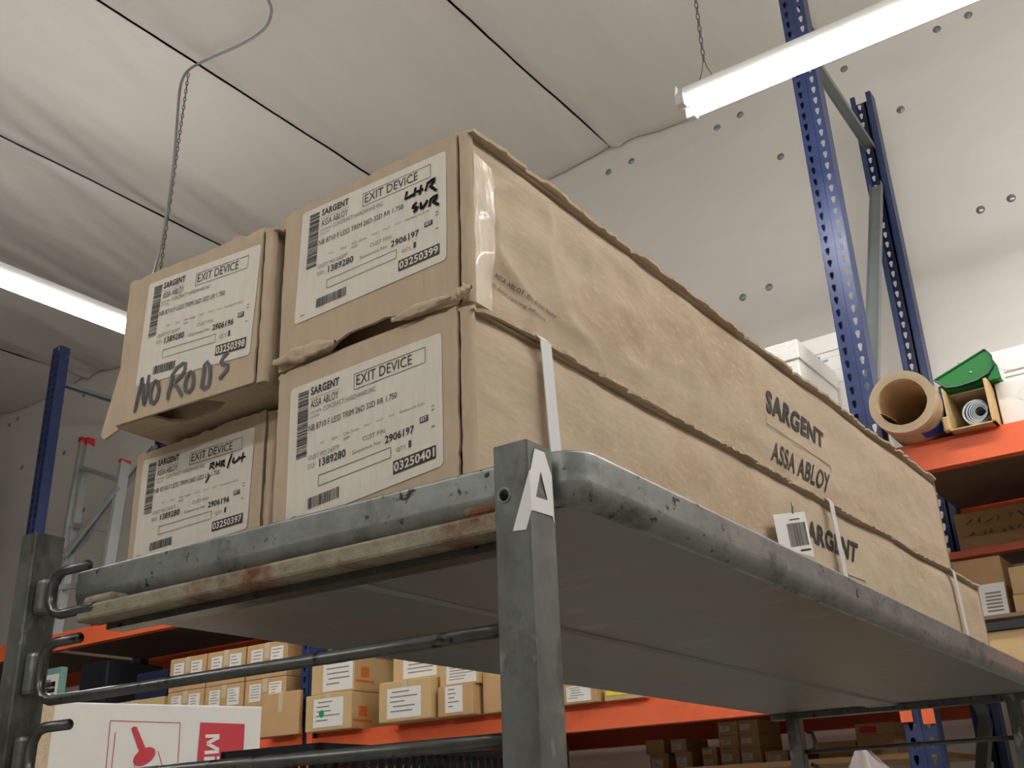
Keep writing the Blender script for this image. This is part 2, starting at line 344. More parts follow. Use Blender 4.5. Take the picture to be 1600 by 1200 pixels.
for i, x in enumerate(UX):
    tz = 3.13+CZ if i in (1, 2) else 2.4+CZ if i in (0, 3) else 3.35+CZ
    if i == 3: tz = 1.12+CZ
    upright(x, YR, tz); upright(x, YB, (3.174+CZ) if i == 4 else tz-.15, True)
    # frame braces
    zs = [(.35, .35), (1.0, .35), (1.0, 1.75), (2.35, 1.75)]
    for za, zb in zs:
        if max(za, zb) < tz: 
            mb = MB(); d = Matrix.Translation((x, YR+.06, za)); a_ = Vector((x, YR+.06, za)); b_ = Vector((x, YB-.06, zb))
            dd = (b_-a_); n_ = dd.cross(Vector((1,0,0))).normalized()*.02
            mb.add([a_+n_+Vector((-.02,0,0)), a_+n_+Vector((.02,0,0)), a_-n_+Vector((.02,0,0)), a_-n_+Vector((-.02,0,0)), b_+n_+Vector((-.02,0,0)), b_+n_+Vector((.02,0,0)), b_-n_+Vector((.02,0,0)), b_-n_+Vector((-.02,0,0))], [(0,3,2,1),(4,5,6,7),(0,1,5,4),(1,2,6,5),(2,3,7,6),(3,0,4,7)]); rbuild(mb, 'brace', GALV)
def brace(x, y0, z0, y1, z1, hw=.022):
    mb = MB(); a_ = Vector((x, y0, z0)); b_ = Vector((x, y1, z1)); n_ = (b_-a_).cross(Vector((1,0,0))).normalized()*.004; e = Vector((hw,0,0))
    mb.add([a_+n_-e, a_+n_+e, a_-n_+e, a_-n_-e, b_+n_-e, b_+n_+e, b_-n_+e, b_-n_-e], [(0,3,2,1),(4,5,6,7),(0,1,5,4),(1,2,6,5),(2,3,7,6),(3,0,4,7)])
    for s in (-1, 1):
        k = e*s; mb.add([a_+n_+k, a_+n_+k*.9, a_+n_*6+k*.9, a_+n_*6+k, b_+n_+k, b_+n_+k*.9, b_+n_*6+k*.9, b_+n_*6+k], [(0,3,2,1),(4,5,6,7),(0,1,5,4),(1,2,6,5),(2,3,7,6),(3,0,4,7)])
    rbuild(mb, 'brace', GALV)
X4 = UX[4]
brace(X4, YR+.07, 2.90+CZ, YB-.07, 2.85+CZ); brace(X4, YB-.09, 2.62+CZ, YR+.08, 1.25+CZ, .026)
brace(UX[2], YR+.07, 2.86+CZ, YB-.07, 2.86+CZ); brace(UX[2], YB-.09, 2.6+CZ, YR+.08, 1.3+CZ)
def beam(x0, x1, y, ztop, h, back=False, tabs=True):
    mb = MB(); d = .045; y0 = y-.006 if not back else y-.04
    mb.plate([(0,-h),(d,-h),(d,0),(d*.55,0),(d*.55,-.022),(0,-.022)] if not back else [(0,-h),(d,-h),(d,-.022),(d*.45,-.022),(d*.45,0),(0,0)], (x0, y0, ztop), (0,1,0), (0,0,1), x1-x0)
    if not back: mb.v = mb.v
    b = rbuild(mb, 'beam', ORANGE)
    if tabs:
        for xx, s in ((x0, 1), (x1, -1)):
            m2 = MB(); m2.box((xx-(.034 if s > 0 else .002), y0-.006, ztop-h-.062), (xx+(.002 if s > 0 else .034), y0, ztop+.03)); m2.v = [RI @ v for v in m2.v]
            m2.build('beam_connector', ORANGE, b)
    return b
def deck(x0, x1, z, y0=YR+.035, y1=YB-.03, t=.018, m=None):
    mb = MB(); mb.box((x0, y0, z-t), (x1, y1, z)); rbuild(mb, 'deck', m or DECK)
ZCB = 1.117+CZ; ZBB = .398+CZ; ZLOW = .168+CZ; ZD = .86+CZ; ZE = .56+CZ
for i in range(len(UX)-1):
    a, b = UX[i]+.049, UX[i+1]-.049
    beam(a, b, YR, ZCB, .105); beam(a, b, YB+.03, ZCB, .105, True, False); deck(a, b, ZCB-.004)
    if i < 4:
        beam(a, b, YR, ZBB, .095); beam(a, b, YB+.03, ZBB, .095, True, False); deck(a, b, ZBB-.004)
        deck(a, b, ZLOW, 3.80, YB-.03, .018, WOOD)
    else:
        beam(a, b, YR, ZBB-.02, .085); deck(a, b, ZBB-.024)
        beam(a, b, 4.02, ZD, .03, False, False); deck(a, b, ZD, 4.06, YB-.03, .012); deck(a, b, ZE, 3.66, YB-.03, .012)
# ---------------------------------------------------------------- rolling cart
XR, XL, YF, YE, ZU, ZT = -.371, -1.000, .632, 2.56, .2165, .256
MC = frame(1.25, (0, 0, -CZ)); base_c = Vector(((XR+XL)/2, (YF+YE)/2, 0))
MCT = MC @ Matrix.Translation(base_c)
cart = empty('rolling_cart', MCT, 'scuffed steel rolling cart with a deep tray top and white letter on its post', 'cart')
def cpt(x, y, z): return Vector((x, y, z+CZ)) - base_c
def cbuild(mb, name, m, parent=cart, **k): return mb.build(name, m, parent, **k)
def sh(mb): mb.v = [cpt(*v) for v in mb.v]; return mb
# tray
def rr(inset, r, n=6):
    x0, x1, y0, y1 = XL+inset, XR-inset, YF+inset, YE-inset; r = max(r-inset, .002); P = []
    for cx, cy, a0 in ((x1-r, y0+r, -90), (x1-r, y1-r, 0), (x0+r, y1-r, 90), (x0+r, y0+r, 180)):
        for k in range(n+1):
            a = math.radians(a0 + 90*k/n); P.append((cx+r*math.cos(a), cy+r*math.sin(a)))
    return P
prof = [(.016,ZU),(.010,ZU+.0012),(.004,ZU+.005),(.001,ZU+.011),(0,ZU+.0155),(0,ZU+.0165),(0,ZU+.018),(0,ZT-.003),(0,ZT-.0015),(.0004,ZT),(.0025,ZT),(.003,ZT-.003),(.003,ZU+.012),(.010,ZU+.003)]
mb = MB(); RG = [[Vector((x, y, z)) for x, y in rr(i, .026)] for i, z in prof]; n = len(RG[0])
for q in RG: mb.v += q
for i in range(len(RG)-1):
    for k in range(n): mb.f.append([i*n+k, i*n+(k+1)%n, (i+1)*n+(k+1)%n, (i+1)*n+k][::-1]); mb.m.append(0)
mb.f.append(list(range(n))[::-1]); mb.m.append(1); mb.f.append([(len(RG)-1)*n+k for k in range(n)]); mb.m.append(0)
tray = cbuild(sh(mb), 'tray', [STEEL, STEELU], smooth=False)
for p in tray.data.polygons: p.use_smooth = len(p.vertices) == 4
mb = MB(); mb.plate([(-.752,ZU),(-.744,ZU-.005),(-.682,ZU-.005),(-.679,ZU-.001),(-.679,ZU)], (0,YE-.03,0), (1,0,0), (0,0,1), YE-YF-.10); cbuild(sh(mb), 'stiffener', STEELU, tray)
# posts: hollow tubes
def post(x0, x1, y0, y1, z1, name='post', hole=None):
    mb = MB(); t = .0022; A = [(x0,y0),(x1,y0),(x1,y1),(x0,y1)]; B = [(x0+t,y0+t),(x1-t,y0+t),(x1-t,y1-t),(x0+t,y1-t)]; z0 = -CZ+.11
    c = .0014
    def ch(P, c): 
        o = []
        for i in range(4):
            p = Vector(P[i]); a = Vector(P[i-1]); b = Vector(P[(i+1)%4])
            o += [p+(a-p).normalized()*c, p+(b-p).normalized()*c]
        return o
    A = ch(A, c); B = ch(B, c*.6); k = 8
    mb.add([(*p, z0) for p in A]+[(*p, z1) for p in A]+[(*p, z1) for p in B]+[(*p, z1-(.06 if not hole else .02)) for p in B], [(i,(i+1)%k,k+(i+1)%k,k+i) for i in range(k)]+[(k+i,k+(i+1)%k,2*k+(i+1)%k,2*k+i) for i in range(k)]+[(2*k+i,2*k+(i+1)%k,3*k+(i+1)%k,3*k+i) for i in range(k)])
    if hole:                                  # front wall rebuilt round a round hole; the hollow tube shows behind it
        hx, hz, hr = hole; fi = [i for i, f in enumerate(mb.f) if len(f) == 4 and all(abs(mb.v[j].y-y0) < 1e-6 for j in f) and max(mb.v[j].z for j in f) - min(mb.v[j].z for j in f) > .5][0]
        q = [mb.v[j].copy() for j in mb.f[fi]]; xa = min(p.x for p in q); xb = max(p.x for p in q); del mb.f[fi]; del mb.m[fi]
        za, zc2 = hz-.012, hz+.012; mb.add([(xa,y0,z0),(xb,y0,z0),(xb,y0,za),(xa,y0,za)], [(0,1,2,3)]); mb.add([(xa,y0,zc2),(xb,y0,zc2),(xb,y0,z1),(xa,y0,z1)], [(0,1,2,3)])
        n_ = 16; ring = [(hx+hr*math.cos(2*math.pi*k/n_), hz+hr*math.sin(2*math.pi*k/n_)) for k in range(n_)]
        def outp(k):
            c_, s_ = math.cos(2*math.pi*k/n_), math.sin(2*math.pi*k/n_); tt = min(((xb if c_ > 0 else xa)-hx)/c_ if abs(c_) > 1e-6 else 9, ((zc2 if s_ > 0 else za)-hz)/s_ if abs(s_) > 1e-6 else 9)
            return (hx+c_*tt, hz+s_*tt)
        O_ = [outp(k) for k in range(n_)]
        mb.add([(p[0],y0,p[1]) for p in ring]+[(p[0],y0,p[1]) for p in O_], [(k, n_+k, n_+(k+1)%n_, (k+1)%n_) for k in range(n_)])
        for cx_, cz_ in ((xa,za),(xb,za),(xb,zc2),(xa,zc2)):
            ks = sorted(range(n_), key=lambda k: (O_[k][0]-cx_)**2+(O_[k][1]-cz_)**2)
            e1 = [k for k in ks if abs(O_[k][0]-cx_) < 1e-6][0]; e2 = [k for k in ks if abs(O_[k][1]-cz_) < 1e-6][0]
            if e1 != e2: mb.add([(O_[e1][0],y0,O_[e1][1]),(cx_,y0,cz_),(O_[e2][0],y0,O_[e2][1])], [(0,1,2)])
        mb.add([(p[0],y0,p[1]) for p in ring]+[(p[0],y0+.0022,p[1]) for p in ring], [(k,(k+1)%n_,n_+(k+1)%n_,n_+k) for k in range(n_)])
    return cbuild(sh(mb), name, STEELP)
h = hit(MC, 1, .588, 785, 775); pfr = post(-.4165, -.3865, .588, .622, .2525, hole=(max(h.x, -.4075), h.z-CZ, .0042)); pfl = post(-1.022, -.996, .588, .622, .2935)
prl = post(-.948, -.916, 2.515, 2.545, ZU-.001); prr = post(-.455, -.425, 2.515, 2.545, ZU-.001)
# bolt hole in the right post
h.x = max(h.x, -.4075)
mb = MB(); mb.lathe([(.0042,0),(.0052,.0006),(.0060,.0)], h-base_c+Vector((0,-.0003,0)), (0,-1,0), 14); mb.build('hole_rim', STEEL, pfr)
# letter A wrapped round the post edge
mb = MB(); c5 = lambda x, y: (740+x/5, 660+y/5)
def facepoly(pts, ax, val, off):
    mb.add([hit(MC, ax, val, *c5(*p)) - base_c + Vector(off) for p in pts], [list(range(len(pts)))])
facepoly([(437,375),(310,852),(415,838),(455,690)], 1, .588, (0,-.0006,0))
for P in ([(470,205),(548,235),(518,385)], [(470,205),(518,385),(482,582),(462,688),(437,375)], [(548,235),(605,420),(573,610),(518,385)], [(482,582),(573,610),(612,735),(462,688)], [(605,420),(628,800),(612,735),(573,610)]):
    facepoly(P, 0, -.3865, (.0006,0,0))
a_ = [hit(MC, 1, .588, *c5(*p))-base_c+Vector((0,-.0006,0)) for p in ((437,375),(455,690))]; b_ = [hit(MC, 0, -.3865, *c5(*p))-base_c+Vector((.0006,0,0)) for p in ((437,375),(462,688))]
mb.add([a_[0], a_[1], b_[1], b_[0]], [(0,1,2,3)]); mb.build('letter_decal', STICK, pfr)
# support bar, rods with bent ends, guide hook
mb = MB(); mb.rbox((-.925, .598, .1925), (-.418, .626, .2085), .003)
for xw in (-.90, -.435): mb.rbox((xw-.022, .602, .2075), (xw+.022, .625, .218), .004)
cbuild(sh(mb), 'support_bar', RUST); mb = MB(); mb.box((-.905,.620,.186),(-.42,.640,.1925)); cbuild(sh(mb), 'bar_flange', ROD)
def bentrod(z0, z1, xe, name='guide_rod'):
    P = [(-.918,.601,z1),(-.955,.601,z1),(-.967,.601,z1-.003),(-.9735,.601,z1-.012),(-.9745,.601,(z0+z1)/2),(-.9735,.601,z0+.013),(-.966,.601,z0+.004),(-.953,.601,z0),(-.90,.601,z0-.0005),(xe,.601,z0)]
    mb = MB(); mb.tube([cpt(*p) for p in P], .0052, 10); return cbuild(mb, name, ROD, smooth=True)
bentrod(.205, .249, -.90, 'guide_hook'); bentrod(.123, .178, -.408); bentrod(.0505, .0985, -.408); bentrod(-.022, .025, -.408)
for za, zb in ((.209,.245),(.13,.172),(.056,.093),(-.015,.02)): mb = MB(); mb.rbox((-.9965,.594,za),(-.979,.608,zb), .005); cbuild(sh(mb), 'weld_plate', STEELP)

for z in (.128, .055):
    mb = MB(); mb.tube([cpt(-.905,2.53,z+.045), cpt(-.893,2.53,z+.04), cpt(-.888,2.53,z+.02), cpt(-.893,2.53,z+.004), cpt(-.905,2.53,z)], .005, 8); mb.tube([cpt(-.915,2.53,z), cpt(-.44,2.53,z)], .005, 8); cbuild(mb, 'guide_rod', ROD, smooth=True)
mb = MB(); mb.box((-.985,2.515,ZU-.014),(-.40,2.552,ZU-.001)); cbuild(sh(mb), 'rear_rail', ROD)  # rail steel in shade, its darkness put into the colour by the rod material
# lower shelf and casters (below the frame)
mb = MB(); mb.box((-1.0,.60,-CZ+.20),(-.39,2.55,-CZ+.23)); cbuild(sh(mb), 'lower_shelf', STEELU)
for x in (-1.0,-.40) :
    for y in (.615, 2.53):
        xx = x if y < 1 else (-.93 if x < -.7 else -.44)
        mb = MB(); mb.lathe([(0,-.015),(.05,-.015),(.055,0),(.05,.015),(0,.015)], cpt(xx,y,-CZ+.055), (1,0,0), 18); mb.box(cpt(xx-.02,y-.02,-CZ+.07), cpt(xx+.02,y+.02,-CZ+.20)); cbuild(mb, 'caster', BLACKP)
# ---------------------------------------------------------------- long cartons on the cart
def jag(a, b, n, amp, r, tears=0, d=None):
    """noisy polyline from a to b (2-d), offset along the right-hand normal"""
    a, b = Vector(a), Vector(b); t = (b-a).normalized(); nn = Vector((t.y, -t.x)); P = [a]
    off = 0
    for i in range(1, n):
        if r.random() < .45: off = r.uniform(-amp, amp)
        k = off + (r.uniform(-amp, amp)*2.0 if r.random() < tears else 0)
        P.append(a.lerp(b, (i + r.uniform(-.3,.3))/n) + nn*k)
    P.append(b); return [tuple(p) for p in P]
def long_carton(label, M, w, h, L, seed, crush=0, notch=None, bnotch=None, group='long device cartons on the cart'):
    r = random.Random(seed); t = empty('long_carton', M, label, 'carton', group)
    def side(x, sgn):
        def fn(u, v):
            y = L*u; z = h*v; e = min(1, u*30, (1-u)*30)*min(1, v*6, (1-v)*6)
            d = .0035*noise.noise(Vector((y*4, z*9, seed))) + .002*noise.noise(Vector((y*17, z*22, seed+3)))
            k = math.exp(-y/.28)*crush
            rid = 1-abs(noise.noise(Vector((y*9+z*8, z*14-y*5, seed+9))))*2
            d += k*(.008*noise.noise(Vector((y*11, z*16, seed+5))) + .011*max(rid-.30, 0)**1.5)
            rec = .006*max(0, (v-.90)/.10)**1.3*(.7+.6*noise.noise(Vector((y*5, seed, 1))))
            return Vector((x + sgn*d*e - sgn*.002*(1-e) - sgn*rec, y, z))
        return fn
    mb = MB(); n1 = 150 if crush else 90
    sf = side(0, 1); mb.grid(lambda u, v: sf(u**1.7, v), n1+70, 34); g2 = MB(); g2.grid(side(-w, -1), 40, 6)
    mb.add(g2.v, [f[::-1] for f in g2.f])
    mb.grid(lambda u, v: Vector((-w+w*u, L*v, h-.001)), 1, 1); mb.add([(-w,L,0),(0,L,0),(0,L,h),(-w,L,h)], [(0,1,2,3)][::1])
    body = mb.build('body', CARD, t, smooth=True)
    # bottom panel
    yb = 0
    P = [(-w+.002, .0)]
    if bnotch:
        x0, x1, dp = bnotch; P += [(x0, 0), (x0+.004, dp*.7), (x0+.016, dp), (x1-.012, dp*.95), (x1+.012, dp*.55), (x1, 0)]
    P += [(-.002, 0), (-.002, L), (-w+.002, L)]
    mb = MB(); mb.plate(P, (0,0,.0005), (1,0,0), (0,1,0), .003); mb.build('bottom_panel', CARD, t)
    # end panel with ragged rim
    B = [(-w+.003, .001)]
    if notch:
        B += notch
    B += [(-.016, .001)]
    R_ = jag((-.015, .002), (-.0145, h-.001), 26, .0008, r)
    T = jag((-.0145, h+.004), (-w+.002, h+.003), 34, .0016, r, .15)
    Lf = jag((-w+.001, h), (-w+.002, .002), 22, .0007, r)
    mb = MB(); mb.plate(B+R_+T+Lf, (0,-.001,0), (1,0,0), (0,0,1), .0032); mb.build('end_panel', [CARDE], t)
    mb = MB(); mb.grid(lambda u, v: Vector((-w+.004+(w-.008)*u, .03, h*v*.999)), 1, 1); mb.build('inner_flap', CARDD, t)
    # folded corner strip on the right
    mb = MB()
    def cs(u, v):
        z = h*v; a = -math.pi/2 + u*math.pi/2*1.0
        b = .0012*noise.noise(Vector((z*60, seed, u*2)))
        return Vector((-.0115 + .0115*(u if u < .7 else .7 + .3*math.sin((u-.7)/.3*math.pi/2)) + b*.4, -.003+ (.006*max(0,(u-.6)/.4)**2) + b, z))
    mb.grid(cs, 8, 30); mb.grid(lambda u, v: Vector((-.0115, -.003+.02*u, h*v)), 1, 1); mb.build('corner_fold', CARDE, t, smooth=True)
    # lid with ragged edges
    ny = int(L/.007); mb = MB(); xo = 0; zo = 0; rows = []
    for i in range(ny+1):
        y = -.002 + (L+.002)*i/ny
        if r.random() < .5: xo = r.uniform(-.0028, .0018)
        tear = -.004 if r.random() < .05 else 0
        zw = .0035*noise.noise(Vector((y*6, seed, 4))) + .0012*noise.noise(Vector((y*40, seed, 8))) + (-.003*math.exp(-y/.03))
        rows.append((y, .0055+xo+tear, zw))
    for y, xe, zw in rows:
        for x, k in ((-w-.003, .3), (-w+.02, 0), (-.03, 0), (-.010, .35), (xe, 1)): mb.v.append(Vector((x, y, h+.0034+zw*k)))
        for x, k in ((-w-.003, .3), (-w+.02, 0), (-.03, 0), (-.010, .35), (xe-.0006, 1)): mb.v.append(Vector((x, y, h+zw*k)))
    for i in range(ny):
        A = i*10; B = A+10
        for k in range(4): mb.f += [[A+k, A+k+1, B+k+1, B+k], [A+5+k, B+5+k, B+6+k, A+6+k]]; mb.m += [0, 0]
        mb.f += [[A+4, A+9, B+9, B+4], [A, B, B+5, A+5]]; mb.m += [1, 1]
    mb.f += [[0, 5, 6, 1], [1, 6, 7, 2], [2, 7, 8, 3], [3, 8, 9, 4]]; mb.m += [1]*4
    lid = mb.build('lid', [CARD, CARDT], t)
    SURF[t.name] = side(0, 1); SURF[t.name+'L'] = (L, h)
    return t, body
SURF = {}
def surf_x(t, y, z):
    L, h = SURF[t.name+'L']; return SURF[t.name](min(max(y/L, 0), 1), min(max(z/h, 0), 1)).x
def label_on(t, M, corners, spec, serial, seq, code, marker=None, mw=.0022, mmat=MARK):
    """corners: four pixels TL TR BR BL of the label on the end panel plane y=-.0045"""
    yl = -.0046
    C = [hit(M, 1, yl, *c) for c in corners]
    LW, LH = .196, .124
    def at(u, v, k=0):
        a = lerp(C[0], C[1], u/LW); b = lerp(C[3], C[2], u/LW); p = lerp(a, b, v/LH); return Vector((p.x, yl-.0003-k, p.z))
    rc = .004; P = []
    for cx, cy, a0 in ((rc, LH-rc, 180), (LW-rc, LH-rc, 90), (LW-rc, rc, 0), (rc, rc, -90)):
        for k in range(4):
            a = math.radians(a0-30*k); P.append((cx+rc*math.cos(a), cy+rc*math.sin(a)))
    mb = MB(); f = [at(u, v) for u, v in P]; mb.add(f + [p+Vector((0,.0003,0)) for p in f], [list(range(16))] + [(i, 16+i, 16+(i+1)%16, (i+1)%16) for i in range(16)])
    lab = mb.build('shipping_label', PAPER, t)
    ink = MB(); gry = MB(); k = .0004
    def tx(m, s, x, y, w_, h_, bold=0): text_quad(m, s, at(x,y,k), at(x+w_,y,k), at(x+w_,y-h_,k), at(x,y-h_,k), bold)
    def rect(m, x0, y0, x1, y1, kk=k): m.add([at(x0,y1,kk), at(x1,y1,kk), at(x1,y0,kk), at(x0,y0,kk)], [(0,1,2,3)])
    def outline(m, x0, y0, x1, y1, lw=.0005):
        rect(m,x0,y0,x1,y0+lw); rect(m,x0,y1-lw,x1,y1); rect(m,x0,y0,x0+lw,y1); rect(m,x1-lw,y0,x1,y1)
    outline(ink, .088, .0085, .1772, .0237); tx(ink, 'EXIT DEVICE', .091, .0203, .0700, .0098, .0)
    tx(ink, 'SARGENT', .0295, .0133, .0385, .0078, .035); rect(gry, .0285,.0162,.0685,.0166); tx(ink, 'ASSA ABLOY', .0295, .0254, .038, .0072, .035 if False else .0)
    tx(gry, 'CUST NAME:', .0285, .0312, .016, .0025); tx(gry, 'JOB NAME:', .0285, .0355, .014, .0025)
    tx(gry, 'CONTRACT HARDWARE INC', .0470, .0322, .069, .0046); tx(ink, spec, .0278, .0465, .1148, .0056)
    for i, (x, w_, s) in enumerate([(.0443,.006,'Key4'),(.0605,.008,'Door'),(.0755,.020,'On Side'),(.1028,.008,'Key1'),(.118,.008,'Key2'),(.133,.007,'Key3'),(.146,.030,'Hardware Set Strike')]): tx(gry, s, x, .0625, w_, .0026)
    tx(gry, '8400', .0755, .0668, .008, .0026)
    rect(ink, .1700, .0733, .1797, .0788); tx(gry, 'CUST PO 24377', .0288, .0730, .041, .0042); tx(gry, 'S/O:', .0284, .0805, .010, .0042); tx(ink, '1389280', .0440, .0822, .0347, .0074, .025)
    tx(gry, 'CUST P/N:', .1005, .0745, .0285, .0042); tx(gry, 'Sequence No', .0872, .0838, .036, .0044); tx(ink, seq, .1283, .0848, .0350, .0072, .025)
    tx(gry, 'QTY', .1420, .0968, .0118, .0044); tx(ink, '1', .1567, .0965, .0030, .0062, 0)
    outline(ink, .0433, .0895, .1356, .0992); rect(ink, .1383, .1034, .1882, .1152)
    r = random.Random(serial); y = .0070
    while y < .0688:
        b = r.choice([.0006,.0006,.0009,.0015]); rect(ink, .0118, y, .0262, y+b); y += b + r.choice([.0005,.0007,.0012])
    x = .030
    while x < .0700:
        b = r.choice([.0005,.0005,.0008,.0013]); rect(ink, x, .1063, x+b, .1160); x += b + r.choice([.0005,.0006,.0010])
    for yy in (.0665, .0700, .0850): rect(gry, .1835, yy, .1870, yy+.0012)
    rect(gry, .008, .1172, .0145, .1182)
    ink.build('label_print', INK, lab); tag(gry.build('faint_print', INKG, lab), kind='stuff')
    wt = MB(); k = .0007; tx(wt, serial, .1398, .1135, .0470, .0084, .025); wt.build('serial_print', PAPER, lab); wt = MB(); tx(wt, 'SST', .1712, .0778, .0074, .0036, .035); wt.build('code_print', PAPER, lab)
    if marker:
        mk = MB()
        for s in marker:
            mk.ribbon([hit(M, 1, yl-.0011, *p) for p in s], mw, (0,-1,0))
        mk.build('marker_writing', mmat, lab)
    return lab
def px(x0, y0, s, pts): return [(x0+a*s, y0+b*s) for a, b in pts]
# upper right
MUR = frame(-.5, (-.494, .635, .4165)); 
notch = [hit(MUR, 1, -.003, *p) for p in [(516,549),(530,532),(546,520),(566,512),(585,505),(603,496),(628,493),(632,500)]]
UR, URb = long_carton('long brown exit device carton, its end label marked LHR SVR in black marker', MUR, .247, .178, 1.47, 3, 1.0, [(p.x, max(p.z, .0015)) for p in notch])
m16 = 1/16
LHR = [px(610,260,m16,q) for q in ([(415,620),(365,815),(540,720),(600,690)], [(630,520),(585,750)], [(640,640),(820,565)], [(770,460),(730,705)], [(935,400),(870,620)], [(900,440),(1030,340),(1095,300),(1085,370),(1040,440),(985,485),(1060,540),(1150,600)],
      [(660,895),(570,985),(545,1025),(620,1030),(690,1025),(640,1085),(570,1145)], [(755,895),(765,1050),(800,1040),(870,950),(925,830)], [(1005,810),(965,1010)], [(990,830),(1080,760),(1165,715),(1150,790),(1090,850),(1050,870),(1130,920),(1215,955)])]
label_on(UR, MUR, [(474,334),(697,235),(698,405),(460,508)], 'NB 8710 F LESS TRIM 26D 32D RR 1.750', SERIALS[0], '2906197', 0, LHR, .0034)
def roll_piece(t, name, a, b, rad, seed, m=CARDE):
    a, b = Vector(a), Vector(b)
    def fn(u, v):
        q = 2*math.pi*u; k = math.sin(math.pi*min(max(v, .06), .94))**.6; rr_ = rad*k*(1+.7*noise.noise(Vector((math.cos(q)*1.5, math.sin(q)*1.5, v*9+seed))))
        return a.lerp(b, v) + Vector((0, math.cos(q)*rr_*.6, math.sin(q)*rr_))
    mb = MB(); mb.grid(fn, 16, 26); return mb.build(name, m, t, smooth=True)
roll_piece(UR, 'crumpled_flap', (-.246,-.010,.010), (-.160,-.010,.007), .0075, 2)
roll_piece(UR, 'crumpled_flap', (-.088,-.010,.006), (-.018,-.009,.008), .005, 5)
roll_piece(UR, 'torn_corner', (-.018,-.009,.006), (.004,-.009,.009), .006, 9, CARDD)
# lower right
MLR = frame(-.5, (-.494, .632, ZU+.0035))
LRc, LRb = long_carton('long brown exit device carton with a clean end label, strapped round with white bands', MLR, .240, .190, 1.66, 5, .25)
label_on(LRc, MLR, [(455,609),(690,519),(693,727),(446,825)], 'NB 8710 F LESS TRIM 26D 32D RR 1.750', SERIALS[1], '2906197', 1)
# upper left
MUL = frame(-.5, (-.7465, .624, .409), 5)
ULc, ULb = long_carton('long brown exit device carton with NO RODS written across its end', MUL, .222, .174, 1.47, 8, .4, None, (-.165, -.085, .030))
m9 = 180/1600
NR = [px(195,540,m9,q) for q in ([(240,440),(215,560),(170,740),(130,930)], [(240,440),(245,620),(255,825)], [(335,405),(310,560),(285,720),(258,830)], [(425,480),(380,540),(345,680),(360,790),(395,800),(440,740),(470,620),(455,510),(420,475)], [(660,410),(640,520),(600,660),(590,755)], [(640,430),(720,310),(800,250),(840,245),(830,340),(780,420),(700,490),(660,520),(720,570),(760,640),(785,700)], [(905,355),(860,430),(830,540),(840,630),(890,640),(935,580),(950,480),(940,390),(900,355)], [(1100,260),(1085,420),(1060,580),(1090,590),(1160,560),(1180,420),(1175,280),(1140,225),(1100,270)], [(1440,95),(1370,150),(1335,220),(1350,260),(1430,270),(1410,340),(1350,410),(1305,465)])]
label_on(ULc, MUL, [(234,444),(409,381),(390,554),(212,604)], 'NB 8710 F LESS TRIM 26D 32D LR 1.750', SERIALS[2], '2906196', 2, NR, .0046, MARKB)
mb = MB(); mb.plate([(0,.006),(0,.168),(-.003,.168),(-.010,.140),(-.014,.120),(-.037,.002),(-.030,-.004)], (-.222,.012,0), (1,0,0), (0,.05,1), .003); mb.build('side_flap', CARDE, ULc)
# lower left
MLL = frame(-.5, (-.778, .668, ZU+.0035), 1.0)
LLc, LLb = long_carton('long brown exit device carton with RHR/LH written on its end label', MLL, .228, .178, 1.47, 13, .3)
RH = [px(310,680,m16,q) for q in ([(310,690),(280,860)], [(290,720),(390,680),(380,740),(330,770),(390,850)], [(460,650),(430,810)], [(540,620),(515,790)], [(445,740),(530,700)], [(590,640),(565,790)], [(570,660),(650,620),(635,680),(590,710),(655,775)], [(830,460),(770,650),(715,825)], [(890,545),(850,650),(870,690),(940,650),(1000,590),(1020,520)], [(1120,420),(1080,670)], [(1010,590),(1090,550),(1175,530)], [(285,990),(170,1190)])]
label_on(LLc, MLL, [(225,720),(399,667),(386,826),(207,880)], 'NB 8710 F LESS TRIM 26D 32D LR 1.750', SERIALS[3], '2906196', 3, RH, .0022)
# printing on the right faces
def side_print(t, M, items, x=.0005):
    mb = MB()
    for it in items:
        if it[0] == 'poly': 
            for a, b in zip(it[1][:-1], it[1][1:]): mb.ribbon([hit(M, 0, x, *a), hit(M, 0, x, *b)], it[2], (1,0,0))
        else: text_quad(mb, it[0], *[hit(M, 0, x, *c) for c in it[1]], it[2])
    for v in mb.v: v.x = surf_x(t, v.y, v.z) + .0010
    return mb.build('side_print', INK, t)
c8 = lambda x, y: (1170+x/8, 590+y/8)
side_print(UR, MUR, [('SARGENT', [c8(208,425), c8(940,890), c8(945,690), c8(195,140)], .04), ('ASSA ABLOY', [(1205,718), (1294,771), (1297,742), (1206,688)], .02),
    ('poly', [c8(195,500), c8(210,575), c8(1030,1110), c8(1035,1180)], .0014)])
c89 = lambda x, y: (740+x*180/1600, 400+y*180/1600)
side_print(UR, MUR, [('ASSA ABLOY, the global leader', [c89(300,300), c89(1115,900), c89(1128,840), c89(310,225)], 0), ('in door opening solutions', [c89(290,425), c89(975,925), c89(990,880), c89(300,355)], 0)])
c12 = lambda x, y: (1190+x*180/1490, 770+y*180/1490)
side_print(LRc, MLR, [('ARGENT', [c12(590,610), c12(1240,910), c12(1250,660), c12(585,335)], .04), ('poly', [c12(1120,1060), c12(1345,1145), c12(1348,1180)], .0016)])
# clear tape on the upper right carton's corner
def tapefn(u, v):
    a = hit(MUR, 0, .0005, *(lerp(742, 771, u), lerp(lerp(236, 262, u), lerp(468, 486, u), v)))
    a.x = surf_x(UR, a.y, a.z) + .0008 + .0006*noise.noise(Vector((a.y*50, a.z*40, 2))); return a
mb = MB(); mb.grid(tapefn, 8, 24); mb.build('packing_tape', TAPE, UR, smooth=True)
